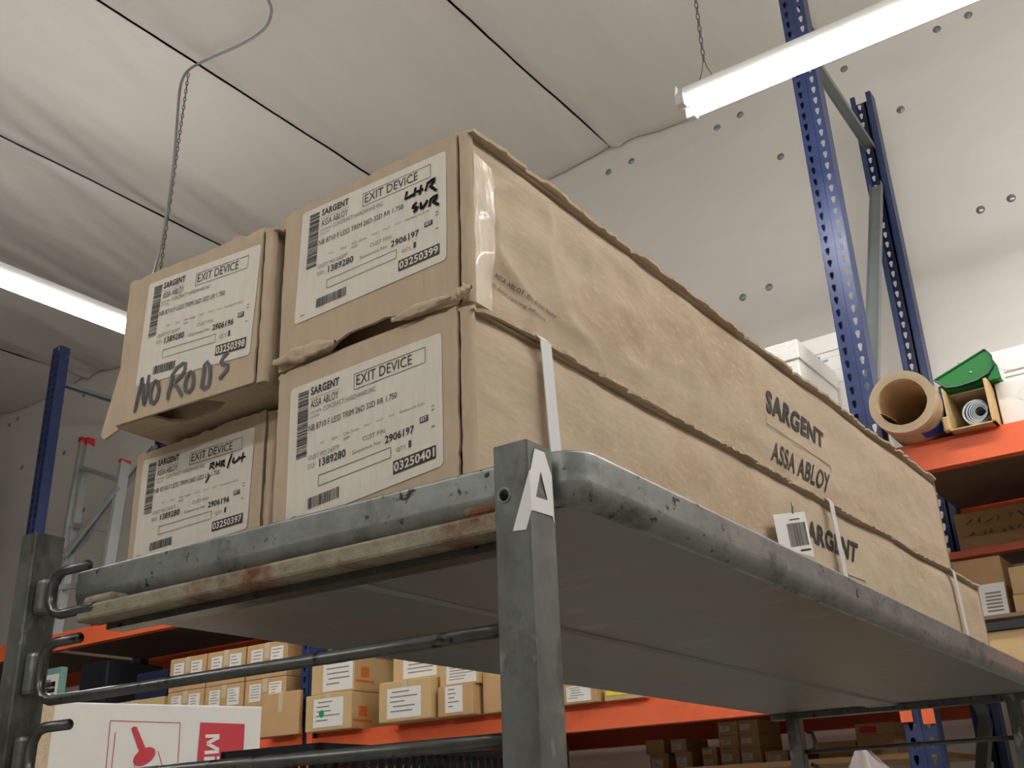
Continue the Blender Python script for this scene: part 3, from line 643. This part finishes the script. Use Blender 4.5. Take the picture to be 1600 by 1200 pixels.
# white straps round the lower right carton
for i, (top, bot) in enumerate([((852,541),(866,692)), ((1297,781),(1320,897)), ((1488,887),(1510,985))]):
    a = hit(MLR, 0, .008, *top); b = hit(MLR, 0, .008, *bot); s = (b.y-a.y)/(a.z-b.z); wdt = .017
    z1 = .190+.0042; y1 = a.y + (a.z-z1)*s; y0 = y1 + (z1-.004)*s
    mb = MB(); 
    for P, Q in (((.0085,y1,z1-.006),(.0085,y0,.002)), ((.0035,y1,z1),(.0085,y1,z1-.006)), ((-.236,y1,z1),(.0035,y1,z1))):
        P, Q = Vector(P), Vector(Q); e = Vector((0, wdt/2, 0)); nrm = (Q-P).cross(e).normalized()*.001
        mb.add([P-e, P+e, Q+e, Q-e, P-e+nrm, P+e+nrm, Q+e+nrm, Q-e+nrm], [(0,3,2,1),(4,5,6,7),(0,1,5,4),(1,2,6,5),(2,3,7,6),(3,0,4,7)])
    mb.build('strap', STRAP, LRc)
# hang tag
def tg(x, y, o=.0125): 
    p = hit(MLR, 0, o, *c12(x, y)); return p
mb = MB(); q = [tg(140,282), tg(550,243), tg(680,832), tg(232,720)]; mb.add(q + [p+Vector((.0006,0,0)) for p in q], [(0,1,2,3),(4,7,6,5),(0,4,5,1),(1,5,6,2),(2,6,7,3),(3,7,4,0)])
htag = mb.build('hang_tag', WPAPER, LRc); mb = MB(); r = random.Random(4); u = 0
while u < .97:
    b = r.choice([.015,.02,.035]); f = lambda u, v: lerp(lerp(tg(320,402,.0136), tg(560,372,.0136), u), lerp(tg(388,703,.0136), tg(622,668,.0136), u), v)
    mb.add([f(u,1), f(min(u+b,1),1), f(min(u+b,1),0), f(u,0)], [(0,1,2,3)]); u += b + r.choice([.015,.02,.03])
mb.ribbon([tg(510,745,.0136), tg(640,728,.0136)], .003, (1,0,0)); mb.ribbon([tg(360,350,.0136), tg(490,332,.0136)], .0016, (1,0,0)); mb.build('tag_print', INKG if False else INK, htag)
mb = MB(); mb.tube([tg(385,125,.009), tg(400,180,.013), tg(402,265,.0136)], .0012, 5); mb.build('tag_fastener', BLACKP, htag)
# ---------------------------------------------------------------- background things
def carton(name, label, x0, x1, z0, z1, yf, dp, m=CARDF, lab=None, cat='carton', group=None, tape=True, print_=None, yaw=0, labm=None, dots=None, lines=True):
    """x and yf in room metres, z relative to the camera; front face looks at the aisle"""
    w, h = x1-x0, z1-z0; M = Matrix.Translation(((x0+x1)/2, yf+dp/2, z0+CZ)) @ Matrix.Rotation(math.radians(yaw), 4, 'Z')
    t = empty(name, M, label, cat, group)
    mb = MB(); mb.rbox((-w/2,-dp/2,0),(w/2,dp/2,h), min(.004, h*.04)); mb.build('carton_body', m, t)
    if tape:
        mb = MB(); mb.box((-w*.06,-dp/2-.0008,h*.55),(w*.06,-dp/2-.0002,h)); mb.box((-w*.06,-dp/2,h+.0002),(w*.06,dp/2,h+.0008)); mb.build('tape_strip', TAPE, t)
    for i, L_ in enumerate(lab or []):
        u0, v0, u1, v1 = L_[:4]; mb = MB(); y = -dp/2-.0012
        mb.box((lerp(-w/2,w/2,u0), y, h*v0), (lerp(-w/2,w/2,u1), y+.0006, h*v1)); lo = mb.build('carton_label', labm or WPAPER, t)
        if lines:
            mb = MB(); r = random.Random(name+str(i)+str(x0)); H = (v1-v0)*h; W_ = (u1-u0)*w
            for k in range(5):
                v = .85-.16*k; a = r.uniform(.08,.2); b = r.uniform(.45,.9)
                mb.box((lerp(-w/2,w/2,u0)+W_*a, y-.0004, h*v0+H*v), (lerp(-w/2,w/2,u0)+W_*b, y, h*v0+H*(v+.045)))
            mb.build('label_print', INKG, lo)
    return t, w, h, dp
RZ = lambda z: z-CZ
# -- level B (below the cart's shelf line): cartons on the middle level
zb = .398
G = 'tan cartons stacked on the middle rack level'
xs = [-4.66, -4.365, -4.07, -3.775]
for row, (z0, z1) in enumerate([(zb, .533), (.534, .668), (.669, .835)]):
    for c in range(3 if row < 2 else 4):
        x0 = xs[c]; x1 = x0+(.285 if c < 3 else .165)
        if c == 3 or (row == 0 and c == 2) : 
            if row == 0: continue
        carton('carton', 'tan carton with two white labels, %s row of the stack, %s' % (['bottom','middle','top'][row], ['next to the navy bin','one from the navy bin','two from the navy bin','next to the rack post'][c]), x0, x1, z0, z1, 3.54 if c == 3 else 3.44 if row else 3.46, .32, CARDF, [(.12,.25,.40,.85),(.60,.25,.90,.85)], group=G)
carton('carton', 'shiny taped brown carton in front of the stacked two-label cartons', -3.91, -3.655, zb, .590, 3.395 if False else 3.41, .26 if False else .022+.0, CARDF, None)
carton('carton', 'tan carton with a green dot sticker, beside the rack post', -3.605, -3.32, zb, .553, 3.40, .40, CARDF2, [(.18,.10,.82,.88)])
carton('carton', 'tan carton with a big white label, on top of the green-dot carton', -3.585, -3.32, .5545, .705, 3.41, .40, CARDF2, [(.28,.06,.97,.97)])
mb = MB(); mb.lathe([(0,0),(.016,0)], (0,0,0), (0,-1,0), 16)
dot = [o for o in bpy.data.objects if o.get('label', '').startswith('tan carton with a green dot')][0]
mb.v = [v + Vector((-.04,-.2020,.072)) for v in mb.v]; mb.build('dot_sticker', GREEND, dot)
for lab_, h0 in (('tan carton with a green dot', .05), ('tan carton with a big white label', .06)):
    o = [o for o in bpy.data.objects if o.get('label', '').startswith(lab_)][0]; sx = o.children[0].dimensions.x/2 if False else (.1425 if 'dot' in lab_ else .1325)
    mb = MB(); mb.box((sx+.0003,-.155,h0),(sx+.0008,-.105,h0+.045)); mb.box((sx+.0003,-.19,h0-.022),(sx+.0008,-.07,h0-.012)); mb.build('side_print', ORP, o)
carton('carton', 'tan carton with handwriting on a wide white label', -3.125, -2.84, zb, .560, 3.36, .34, CARDF2, [(.17,.08,.82,.82)])
carton('carton', 'tan carton resting on the handwritten-label carton', -3.10, -2.835, .561, .68, 3.42, .34, CARDF2, [(.22,.10,.92,.95)])
carton('carton', 'small taped tan carton with a white label, beside the handwritten-label carton', -2.82, -2.64, zb, .516, 3.38, .30, CARDF, [(.22,.12,.72,.98)])
carton('carton', 'small tan carton with a white label, on top of the small taped carton', -2.825, -2.625, .517, .60, 3.40, .30, CARDF2, [(.18,.1,.95,.95)])
carton('carton', 'plain tan carton behind the cart post', -2.62, -2.30, zb, .56, 3.42, .34, CARDF)
carton('carton', 'shallow tan carton with a black spot on its label', -2.275, -2.09, zb, .468, 3.42, .30, CARDF, [(.28,.12,.86,.92)])
carton('carton', 'yellow topped carton next to the black-spot carton', -2.07, -1.90, zb, .45, 3.44, .30, CARDF2, [(.05,.35,.98,.98)], labm=YELP, lines=False)
carton('carton', 'plain brown carton past the yellow topped carton', -1.87, -1.45, zb, .52, 3.50, .30, CARDF)
# -- left: dark things under the top level
carton('document_box', 'teal-edged box with a white and yellow paper front, beside black cases', -5.91, -5.62, .60, .905, 3.42, .04, TEALP, [(.05,.05,.95,.88),(.40,.55,.85,.75)], cat='box', tape=False)
o = [o for o in bpy.data.objects if o.get('label', '').startswith('teal-edged')][0]; 
for c in o.children:
    if c.name.startswith('carton_label.') or True:
        if c.name.startswith('carton_label') and c == [k for k in o.children if k.name.startswith('carton_label')][-1]: c.data.materials[0] = YELP
carton('stacked_base_carton', 'plain brown carton under the teal-edged box', -5.92, -5.50, zb, .5995, 3.42, .34, CARDF)
carton('tool_case', 'black plastic case beside the teal-edged box', -5.49, -5.24, zb, .90, 3.46, .36, BLACKP, None, 'case', tape=False)
carton('storage_bin', 'grey plastic bin behind the black case', -5.36, -5.03, .60, .87, 3.86, .30, GREYV, None, 'bin', tape=False)
carton('carton', 'brown carton under the grey plastic bin', -5.40, -5.0, zb, .5995, 3.84, .34, CARDF)
carton('carton', 'flat tan carton lying before the stacked two-label cartons', -5.20, -4.70, zb, .66, 3.45, .33, CARDF2)
carton('storage_bin', 'navy plastic bin between the flat tan carton and the stacked cartons', -4.98, -4.72, .6605, .80, 3.47, .28, NAVY, None, 'bin', tape=False)
# -- low shelf: rows of little boxes in the dark
zl_ = .168
GB = 'small pale hardware boxes on the low shelf'
for kk, (x0, x1, za, zb_) in enumerate([(-1.885,-1.805,zl_,.234),(-1.80,-1.715,zl_,.234),(-1.885,-1.80,.2345,.283),(-1.797,-1.715,.2345,.283),(-1.885,-1.80,.2835,.335),(-1.797,-1.715,.2835,.335)]):
    carton('hardware_box', 'small pale box, %s row of the block of six, %s' % (['bottom','middle','top'][kk//2], ['nearer the small pair','nearer the flat pale box'][kk%2]), x0, x1, za, zb_, 3.98, .22, CARDF2, [(.1,.3,.6,.7)], cat='box', group=GB, tape=False)
for x0, x1, za, zb_, s in [(-1.965,-1.90,zl_,.215,'lower small pale box of a pair beside the block of six'),(-1.965,-1.90,.2155,.245,'upper small pale box of a pair beside the block of six'),(-2.085,-2.01,zl_,.235,'white small box under another white box, low shelf'),(-2.10,-2.03,.2355,.285,'white small box balanced on another white box, low shelf'),(-2.20,-2.115,zl_,.235,'brown small box with a label, low shelf'),(-2.215,-2.13,.2355,.29,'plain dark brown small box on the labelled brown box'),(-1.70,-1.61,zl_,.215,'flat pale box with two dark print lines, low shelf'),(-1.60,-1.545,zl_,.205,'small tan box by the rear cart post')]:
    carton('hardware_box', s, x0, x1, za, zb_, 3.98, .2, CARDF2 if 'brown' not in s else CARDF, [(.12,.2,.7,.7)] if 'plain' not in s else None, cat='box', tape=False)
GB2 = 'flat brown boxes on the low shelf'
for kk, (x0, x1, za, zb_) in enumerate([(-1.49,-1.345,zl_,.20),(-1.49,-1.345,.2005,.232),(-1.34,-1.20,zl_,.205),(-1.34,-1.20,.2055,.245)]):
    carton('flat_box', ['lower flat brown box of the pair by the rear cart post','upper flat brown box of the pair by the rear cart post','bottom flat brown box below the red-labelled one','flat brown box directly under the red-labelled one'][kk], x0, x1, za, zb_, 3.98, .2, CARDF, None, cat='box', group=GB2, tape=False)
carton('flat_box', 'flat brown box with a bright red label, topmost of its stack', -1.34, -1.20, .2455, .285, 3.98, .2, CARDF, [(.12,.2,.55,.75)], cat='box', tape=False, labm=REDL, lines=False)
carton('carton', 'dark carton with a pale label, far back on the low shelf', -2.95, -2.72, zl_, .33, 3.98, .2, CARDF, [(.1,.2,.45,.8)])
carton('carton', 'brown carton with a folded flap, low shelf', -3.25, -2.98, zl_, .26, 3.95, .2, CARDF)
# -- top level: bankers boxes
def bankers(label, x1, yf, z0, w=.32, dp=.40, h=.27, handle=True):
    M = Matrix.Translation((x1-w/2, yf+dp/2, z0+CZ)); t = empty('file_box', M, label, 'file box', 'white file boxes on the top level')
    mb = MB(); 
    if not handle: mb.rbox((-w/2,-dp/2,0),(w/2,dp/2,h-.03), .004)
    else:                                     # hollow body, front wall left open at the hand hole
        q = .004; x0, x1, za, zb2 = -.06, .045, h-.108, h-.085
        mb.box((-w/2,-dp/2,0),(w/2,dp/2,q)); mb.box((-w/2,dp/2-q,q),(w/2,dp/2,h-.03)); mb.box((-w/2,-dp/2,q),(-w/2+q,dp/2-q,h-.03)); mb.box((w/2-q,-dp/2,q),(w/2,dp/2-q,h-.03))
        mb.box((-w/2+q,-dp/2,q),(w/2-q,-dp/2+q,za)); mb.box((-w/2+q,-dp/2,zb2),(w/2-q,-dp/2+q,h-.03)); mb.box((-w/2+q,-dp/2,za),(x0,-dp/2+q,zb2)); mb.box((x1,-dp/2,za),(w/2-q,-dp/2+q,zb2))
    mb.build('box_body', WBOX, t)
    mb = MB(); a = .007; mb.rbox((-w/2-a,-dp/2-a,h-.075),(w/2+a,dp/2+a,h), .004); mb.build('lid', WBOX, t)
    mb = MB(); y = -dp/2-.0008; zz = h-.115
    mb.box((w/2-.125,y,zz),(w/2-.085,y+.0005,zz+.010)); mb.build('blue_print', BLUEP, t)
    mb = MB()
    for A, B in (((.03,zz+.016),(.125,zz+.0168)),((.03,zz-.10),(.125,zz-.0992)),((.03,zz-.10),(.0308,zz+.016)),((.1242,zz-.10),(.125,zz+.016)),((.03,zz-.045),(.125,zz-.0442))): mb.box((w/2-B[0],y,min(A[1],B[1])),(w/2-A[0],y+.0005,max(A[1],B[1])))
    mb.build('printed_frame', INKG, t)
    return t
zt = 1.115
bankers('white lidded file box in front of the stacked pair', -1.165, 3.47, zt, h=.49-.0, handle=False)
bankers('lower white lidded file box of the stacked pair behind', -1.105, 3.90, zt, h=.30)
bankers('upper white lidded file box of the stacked pair behind', -1.105, 3.90, zt+.3005, h=.37)
# -- top level right: rolls, pouch, cartons
def spiral(mb, c, r0, r1, turns, y0, y1, n=40, t=.0015, off=(0,0)):
    P = []
    for i in range(int(turns*n)+1):
        a = 2*math.pi*i/n; k = i/(turns*n); r = lerp(r0, r1, k); P.append((c[0]+r*math.cos(a)+off[0]*(k**3), c[1]+r*math.sin(a)+off[1]*(k**3)))
    mb.add([(p[0], y0, p[1]) for p in P]+[(p[0], y1, p[1]) for p in P], [(i, i+1, len(P)+i+1, len(P)+i) for i in range(len(P)-1)])
    Q = [(lerp(c[0],p[0],1-t/max(r0,.01)), lerp(c[1],p[1],1-t/max(r0,.01))) for p in P]
    m = len(P); mb.add([(p[0], y0, p[1]) for p in P]+[(q[0], y0, q[1]) for q in Q], [(i, m+i, m+i+1, i+1) for i in range(m-1)])
rc = .106; zc_ = zt+rc+.002
MK = Matrix.Translation((-.806, 3.62, zt+CZ)) @ Matrix.Rotation(math.radians(1), 4, 'Z')
kr = empty('kraft_roll', MK, 'large kraft paper roll with blue tape, leaning beside the blue upright', 'paper roll')
mb = MB(); mb.lathe([(rc,.0),(rc,.9)], (0,-.29,rc), (0,1,0), 48); mb.lathe([(.080,0),(.080,.9)], (0,-.29,rc), (0,1,0), 40); mb.lathe([(.0805,0),(.0805,.004),(rc-.001,.004),(rc,0)], (0,-.288,rc), (0,1,0), 48)
mb.build('roll', KRAFT, kr, smooth=True)
mb = MB(); spiral(mb, (0,rc), .079, rc+.001, 9, -.2905, -.26, 48, .0012); mb.build('paper_edge', KRAFTE, kr)
mb = MB(); mb.grid(lambda u, v: Vector((-.084+.062*u, -.285+.3*v, rc-.02-.055*u+.012*math.sin(u*3))), 6, 1); mb.build('loose_flap', KRAFT, kr, smooth=True)
mb = MB(); mb.grid(lambda u, v: Vector(((rc+.001)*math.cos(-1.3+1.6*u), -.235+.06*v+.05*math.sin(u*3), rc+(rc+.001)*math.sin(-1.3+1.6*u))), 20, 1); mb.build('masking_tape', BTAPE, kr, smooth=True)
# open kraft carton with grey roll
MO = Matrix.Translation((-.622, 3.70, zt+CZ)); ob = empty('open_carton', MO, 'open ended kraft carton holding a grey roll, under the green pouch', 'carton')
w_, h_, t_ = .142, .150, .005
for nm, a_, b_ in (('side_wall',(-w_/2,-.28,0),(-w_/2+t_,.4,h_)),('side_wall',(w_/2-t_*2.2,-.28,0),(w_/2,.4,h_)),('bottom_wall',(-w_/2,-.28,0),(w_/2,.4,t_)),('top_wall',(-w_/2,-.20,h_-t_),(w_/2,.4,h_)),('back_wall',(-w_/2,.396,0),(w_/2,.4,h_))):
    mb = MB(); mb.rbox(a_, b_, .0012); mb.build(nm, CARDF2 if 'side' in nm or 'bottom' in nm else CARDD, ob)
mb = MB(); mb.rbox((-w_/2-.016,-.285,.002),(-w_/2+.006,-.255,.052), .005); mb.build('crumpled_flap', CARDF2, ob)
MG = Matrix.Translation((-.605, 3.70, zt+CZ+.006)); gr_ = empty('vinyl_roll', MG, 'loosely coiled grey vinyl roll inside the open kraft carton', 'vinyl roll')
mb = MB(); spiral(mb, (.012,.045), .016, .044, 6, -.26, .3, 36, .002, (-.018, .002)); mb.build('roll', GREYV, gr_, smooth=False)
# green pouch
MP = Matrix.Translation((-.622, 3.56, zt+CZ+.151)); gp = empty('document_pouch', MP, 'glossy green snap pouch lying on the open kraft carton', 'pouch')
mb = MB(); P = [(-.095,.045),(.075,.115),(.092,.085),(.093,.045),(.075,.022),(.035,.006),(-.02,.0),(-.06,.006)]; mb.plate(P, (0,-.10,.004), (1,0,0), (0,.25,1), .004); mb.build('flap', GREENP, gp)
mb = MB(); mb.tube([Vector((p[0], -.106+.25*p[1], .004+p[1])) for p in P[1:]+[P[0]]], .0032, 6); mb.build('flap_binding', BLACKP, gp)
mb = MB(); mb.tube([Vector((-.095,-.094,.049)), Vector((.075,-.076,.119))], .004, 6); mb.build('flap_edge', GREENP, gp)
mb = MB(); mb.rbox((-.09,-.09,.0),(.10,.10,.028), .006); mb.plate([(.07,.0),(.108,.0),(.104,.05),(.08,.11)], (0,-.09,0), (1,0,0), (0,.15,1), .01); mb.build('pouch_body', GREENP, gp)
for x, z in ((-.01,.092),(.022,.045)):
    mb = MB(); mb.lathe([(0,-.0045),(.004,-.003),(.004,.001)], (x,-.105+.25*z,z), (0,1,0), 10); mb.build('snap', GREY, gp)
# white cartons at the right end
def embossed(label, x0, x1, z0, z1, yf, pr):
    t, w, h, dp = carton('white_carton', label, x0, x1, z0, z1, yf, .35, WBOX, None, tape=False)
    mb = MB(); mb.plate([(-w*.25+.05*math.cos(a)+(.05 if math.cos(a) > 0 else 0), h*.62+.03*math.sin(a)) for a in [k*math.pi/8 for k in range(16)]], (0,-dp/2-.0002,0), (1,0,0), (0,0,1), .0012); mb.build('clear_window', STRAP, t)
    if pr:
        mb = MB()
        for k in range(2): mb.ribbon([(-w*.38,-dp/2-.001,h*.36-k*.018),(-w*.02,-dp/2-.001,h*.36-k*.018)], .006, (0,-1,0))
        mb.build('print_lines', INKG, t)
embossed('lower glossy white carton beside the open kraft carton', -.545, -.10, zt, 1.268, 3.50, False)
embossed('upper glossy white carton with grey print, set on the lower one', -.545, -.30, 1.2705, 1.40, 3.56, True)
embossed('second upper glossy white carton, next to the printed one', -.295, -.05, 1.2705, 1.40, 3.56, False)
# -- right bay, lower levels
carton('carton', 'brown carton with faint handwriting on its side', -.87, -.30, .861, 1.0, 4.05, .26, CARDF, None, tape=False)
o = [o for o in bpy.data.objects if o.get('label', '').startswith('brown carton with faint')][0]; mb = MB(); r = random.Random(2)
for row in range(2):
    x = -.25
    for k in range(7):
        mb.ribbon([(x+r.uniform(0,.03), -.1312, .10-.045*row+r.uniform(-.012,.012)) for _ in range(4)], .003, (0,-1,0)); x += .035
mb.build('handwriting', MARKB, o)
carton('carton', 'tan carton with a red-edged white label reading Lift', -.662, -.30, .6205, .71, 3.70, .30, CARDF2, [(.15,.12,.95,.98)], lines=False, tape=False)
o = [o for o in bpy.data.objects if 'reading Lift' in o.get('label', '')][0]; mb = MB(); mb.box((-.127,-.1522,.081),(.163,-.1513,.088)); mb.build('red_band', REDP, o)
mb = MB(); text_quad(mb, 'Lift', *[Vector((x, -.1526, z)) for x, z in ((-.115,.058),(-.06,.058),(-.06,.078),(-.115,.078))], .035); mb.build('label_text', INK, o)
carton('carton', 'tan carton under the carton labelled Lift', -.665, -.30, .5605, .62, 3.70, .30, CARDF2, [(.1,.05,.6,.75)], tape=False)
carton('carton', 'dark brown carton behind the leaning paper sheet', -.86, -.70, .5605, .78, 3.82, .26, CARDF, None, tape=False)
MS = Matrix.Translation((-.735, 3.73, .561+CZ)); mb = MB(); mb.box((-.045,-.001,0),(.045,.001,.115), Matrix.Rotation(math.radians(-8),4,'X')); sh_ = mb.build('paper_sheet', WPAPER, None); sh_.matrix_world = MS; tag(sh_, 'white printed paper sheet leaning on the dark brown carton', 'paper')
mb = MB()
for k in range(6): mb.box((-.02,-.0018,.02+.012*k),(.03,-.0012,.026+.012*k), Matrix.Rotation(math.radians(-8),4,'X'))
mb.build('sheet_print', INKG, sh_)
carton('carton', 'crumpled open kraft carton below the leaning paper sheet', -.74, -.42, .379, .48, 3.45, .30, CARDF2, None, tape=False)
carton('tool_case', 'slim dark case on the crumpled kraft carton', -.76, -.40, .4805, .505, 3.44, .2, BLACKP, None, 'case', tape=False)
# -- ladder standing on the top level, leaning at the wall
zb0 = 1.115
def lad(px_, py_): # plane leaning back: y = 3.62 + .22*(z-zb0)
    d = ray(px_, py_); n = Vector((0, 1, -.22)); return d * ((3.62 - .22*zb0)/n.dot(d))
A0, A1, B0, B1 = lad(132,690), lad(101,868), lad(195,722), lad(170,880)
def ext(p, q): # extend rail p->q down to the deck
    d = (q-p); return p + d*((zb0+.003-p.z)/d.z)
MLd = Matrix.Translation(((A0.x+B0.x)/2, 3.66, zb0+CZ)); ladder = empty('ladder', MLd, 'aluminium ladder with red rail caps standing behind the boxes', 'ladder'); IL = MLd.inverted()
up_ = Vector((0,0,CZ))
def bar(name, a, b, wx, wy, m, parent=ladder):
    a, b = IL @ (a+up_), IL @ (b+up_); d = (b-a).normalized(); e = Vector((1,0,0)) if abs(d.x) < .8 else Vector((0,0,1)); e = (e - d*e.dot(d)).normalized(); g = d.cross(e)
    mb = MB(); c = [e*sx*wx/2+g*sy*wy/2 for sx, sy in ((-1,-1),(1,-1),(1,1),(-1,1))]
    mb.add([a+k for k in c]+[b+k for k in c], [(0,3,2,1),(4,5,6,7),(0,1,5,4),(1,2,6,5),(2,3,7,6),(3,0,4,7)]); return mb.build(name, m, parent)
A2, B2 = ext(A0, A1), ext(B0, B1)
ra = bar('rail', A0, A2, .026, .07, ALU); ra2 = bar('rail', A0+Vector((.036,.02,-.02)), A2+Vector((.036,.02,0)), .026, .05, ALU); rb = bar('rail', B0, B2, .03, .07, ALU)
bar('rail_cap', A0+Vector((0,0,.025)), A0+Vector((0,0,-.012)), .034, .078, REDC); bar('rail_cap', A0+Vector((.036,.02,.02)), A0+Vector((.036,.02,-.04)), .034, .06, REDC); bar('rail_cap', B0+Vector((0,0,.012)), B0+Vector((0,0,-.01)), .034, .075, REDC)
for k in (.16, .50, .84): bar('rung', A0.lerp(A2, k*.9)+Vector((0,0,0)), B0.lerp(B2, k*.9-.02), .032, .032, ALU)
bar('diagonal_brace', lad(195,762)+Vector((0,-.05,0)), lad(112,868)+Vector((0,-.05,0)), .05, .02, ALU)
mb = MB(); mb.rbox((-.05,-.06,0),(.06,.06,.18), .01); o = mb.build('black_tool', BLACKP); o.matrix_world = Matrix.Translation((-5.50, 3.58, zb0+CZ)); tag(o, 'small black tool standing at the foot of the ladder', 'tool')
# -- white carton with red cartridge print, and black crate, on a stack left of the cart
W0 = hit(ROOM, 2, .31, 66, 1096); W1 = hit(ROOM, 2, .31, 410, 1104); dx = W1-W0; ang = math.atan2(dx.y, dx.x); wl = Vector((dx.x, dx.y, 0)).length
MWB = Matrix.Translation((W0.x, W0.y, CZ-.30)) @ Matrix.Rotation(ang, 4, 'Z')
wb = empty('white_carton', MWB, 'white carton printed with a red cartridge picture and red block', 'carton')
HB = .61; mb = MB(); mb.rbox((0,0,0),(wl,.36,HB), .004); mb.build('carton_body', WBOX, wb)
c444 = lambda x, y: (60+x*.225, 1090+y*.225)
def wq(x, y, o=-.001): return hit(MWB, 1, o, *c444(x, y))
def wpoly(mb, pts, o=-.001): mb.add([wq(*p, o) for p in pts], [list(range(len(pts)))])
mb = MB(); wpoly(mb, [(1125,172),(1433,183),(1400,900),(1060,900)]); wpoly(mb, [(645,215),(660,200),(683,203),(742,345),(748,380),(705,385),(690,350)], -.0012)
wpoly(mb, [(735+78*math.cos(a)-30*math.sin(a)*.3, 410+62*math.sin(a)-25*math.cos(a)) for a in [k*math.pi/10 for k in range(20)]][::1], -.0011)
for a, b in (((500,160),(985,175)),((500,160),(440,800)),((985,175),(950,800)),((535,240),(505,520)),((665,470),(720,800)),((830,370),(900,600))): mb.ribbon([wq(*a), wq(*b)], .0022, (0,-1,0))
mb.build('red_print', REDP, wb)
mb = MB()
for st in ([(1160,268),(1258,265)], [(1256,274),(1170,318)], [(1170,318),(1252,362)], [(1154,382),(1254,374)], [(1150,425),(1225,421)], [(1240,420),(1256,419)], [(1147,470),(1250,464)]): mb.ribbon([wq(*p, -.0016) for p in st], .0105, (0,-1,0))
mb.build('white_lettering', STICK, wb)
mb = MB(); mb.box((-.0012,-.0012,0),(.03,-.0004,HB)); mb.build('tape_strip', CARDT, wb)
Mst = MWB @ Matrix.Translation((0,0,-(CZ-.30)))
for k in range(2):
    hk = (CZ-.30)/2; t = empty('base_carton', Mst @ Matrix.Translation((wl/2,.18,hk*k)), ['lower', 'upper'][k] + ' plain brown carton stacked under the red-printed white carton', 'carton'); mb = MB(); mb.rbox((-wl/2,-.18,0),(wl/2,.18,hk-.0005), .004); mb.build('carton_body', CARDF, t); mb = MB(); mb.box((-wl*.05,-.181,0),(wl*.05,-.1803,hk-.001)); mb.build('tape_strip', TAPE, t)
# black crate: corner at pixel (500,1160)
Yc = 1.30; K = hit(frame(1.25,(0,0,0)), 1, Yc, 500, 1160)
MCr = frame(1.25, (K.x, Yc, K.z-.30)); crate = empty('plastic_crate', MCr, 'black latticed plastic crate beside the red-printed white carton', 'crate')
cw, cdp, chh = .24, .55, .30; mb = MB(); mb.box((-cw,0,chh-.012),(0,.012,chh)); mb.box((-.012,0,chh-.012),(0,cdp,chh)); mb.box((-cw,cdp-.012,chh-.012),(0,cdp,chh)); mb.box((-cw,0,chh-.012),(-cw+.012,cdp,chh)); mb.build('rim', BLACKP, crate)
mb = MB(); mb.box((-cw,.005,0),(0,cdp,.01)); mb.build('base', BLACKP, crate)
for k in range(13): mb = MB(); x = -cw+.004+k*(cw-.010)/12; mb.box((x,0,.01),(x+.005,.01,chh-.012)); mb.build('slat', BLACKP, crate)
for k in range(24): mb = MB(); y = .02+k*(cdp-.03)/23; mb.box((-.010,y,.01),(0,y+.006,chh-.012)); mb.build('slat', BLACKP, crate)
mb = MB()
for k in range(3): z = chh*(.25+.25*k); mb.box((-cw,.001,z),(0,.008,z+.006)); mb.box((-.008,0,z),(-.001,cdp,z+.006))
mb.build('cross_rail', BLACKP, crate)
mb = MB(); hh = K.z-.30+CZ; mb.box((-cw-.02,-.0,0),(.02,cdp,hh-.001)); t = empty('base_carton', MCr @ Matrix.Translation((0,0,-hh)), 'tall plain brown carton standing under the black crate', 'carton'); mb.build('carton_body', CARDF, t)
# plastic bag bunched up behind the cart, on a carton
MB_ = Matrix.Translation((-.90, 2.78, CZ-.02)); bag = MB()
def bagf(u, v):
    a = 2*math.pi*u; r = (.085*(1-v)**.7+.006)*(1+.25*noise.noise(Vector((math.cos(a)*2, math.sin(a)*2, v*4)))); return Vector((r*math.cos(a)-.03*v, r*math.sin(a), .165*v+.01*noise.noise(Vector((a, v*3, 1)))))
bag.grid(bagf, 26, 12); o = bag.build('plastic_bag', BAG, smooth=True); o.matrix_world = MB_; tag(o, 'crumpled clear plastic bag behind the rear cart post', 'bag')
t = empty('base_carton', (-.90, 2.78, 0), 'tall brown carton carrying the clear plastic bag', 'carton'); mb = MB(); mb.rbox((-.15,-.15,0),(.15,.15,CZ-.021), .004); mb.build('carton_body', CARDF, t)
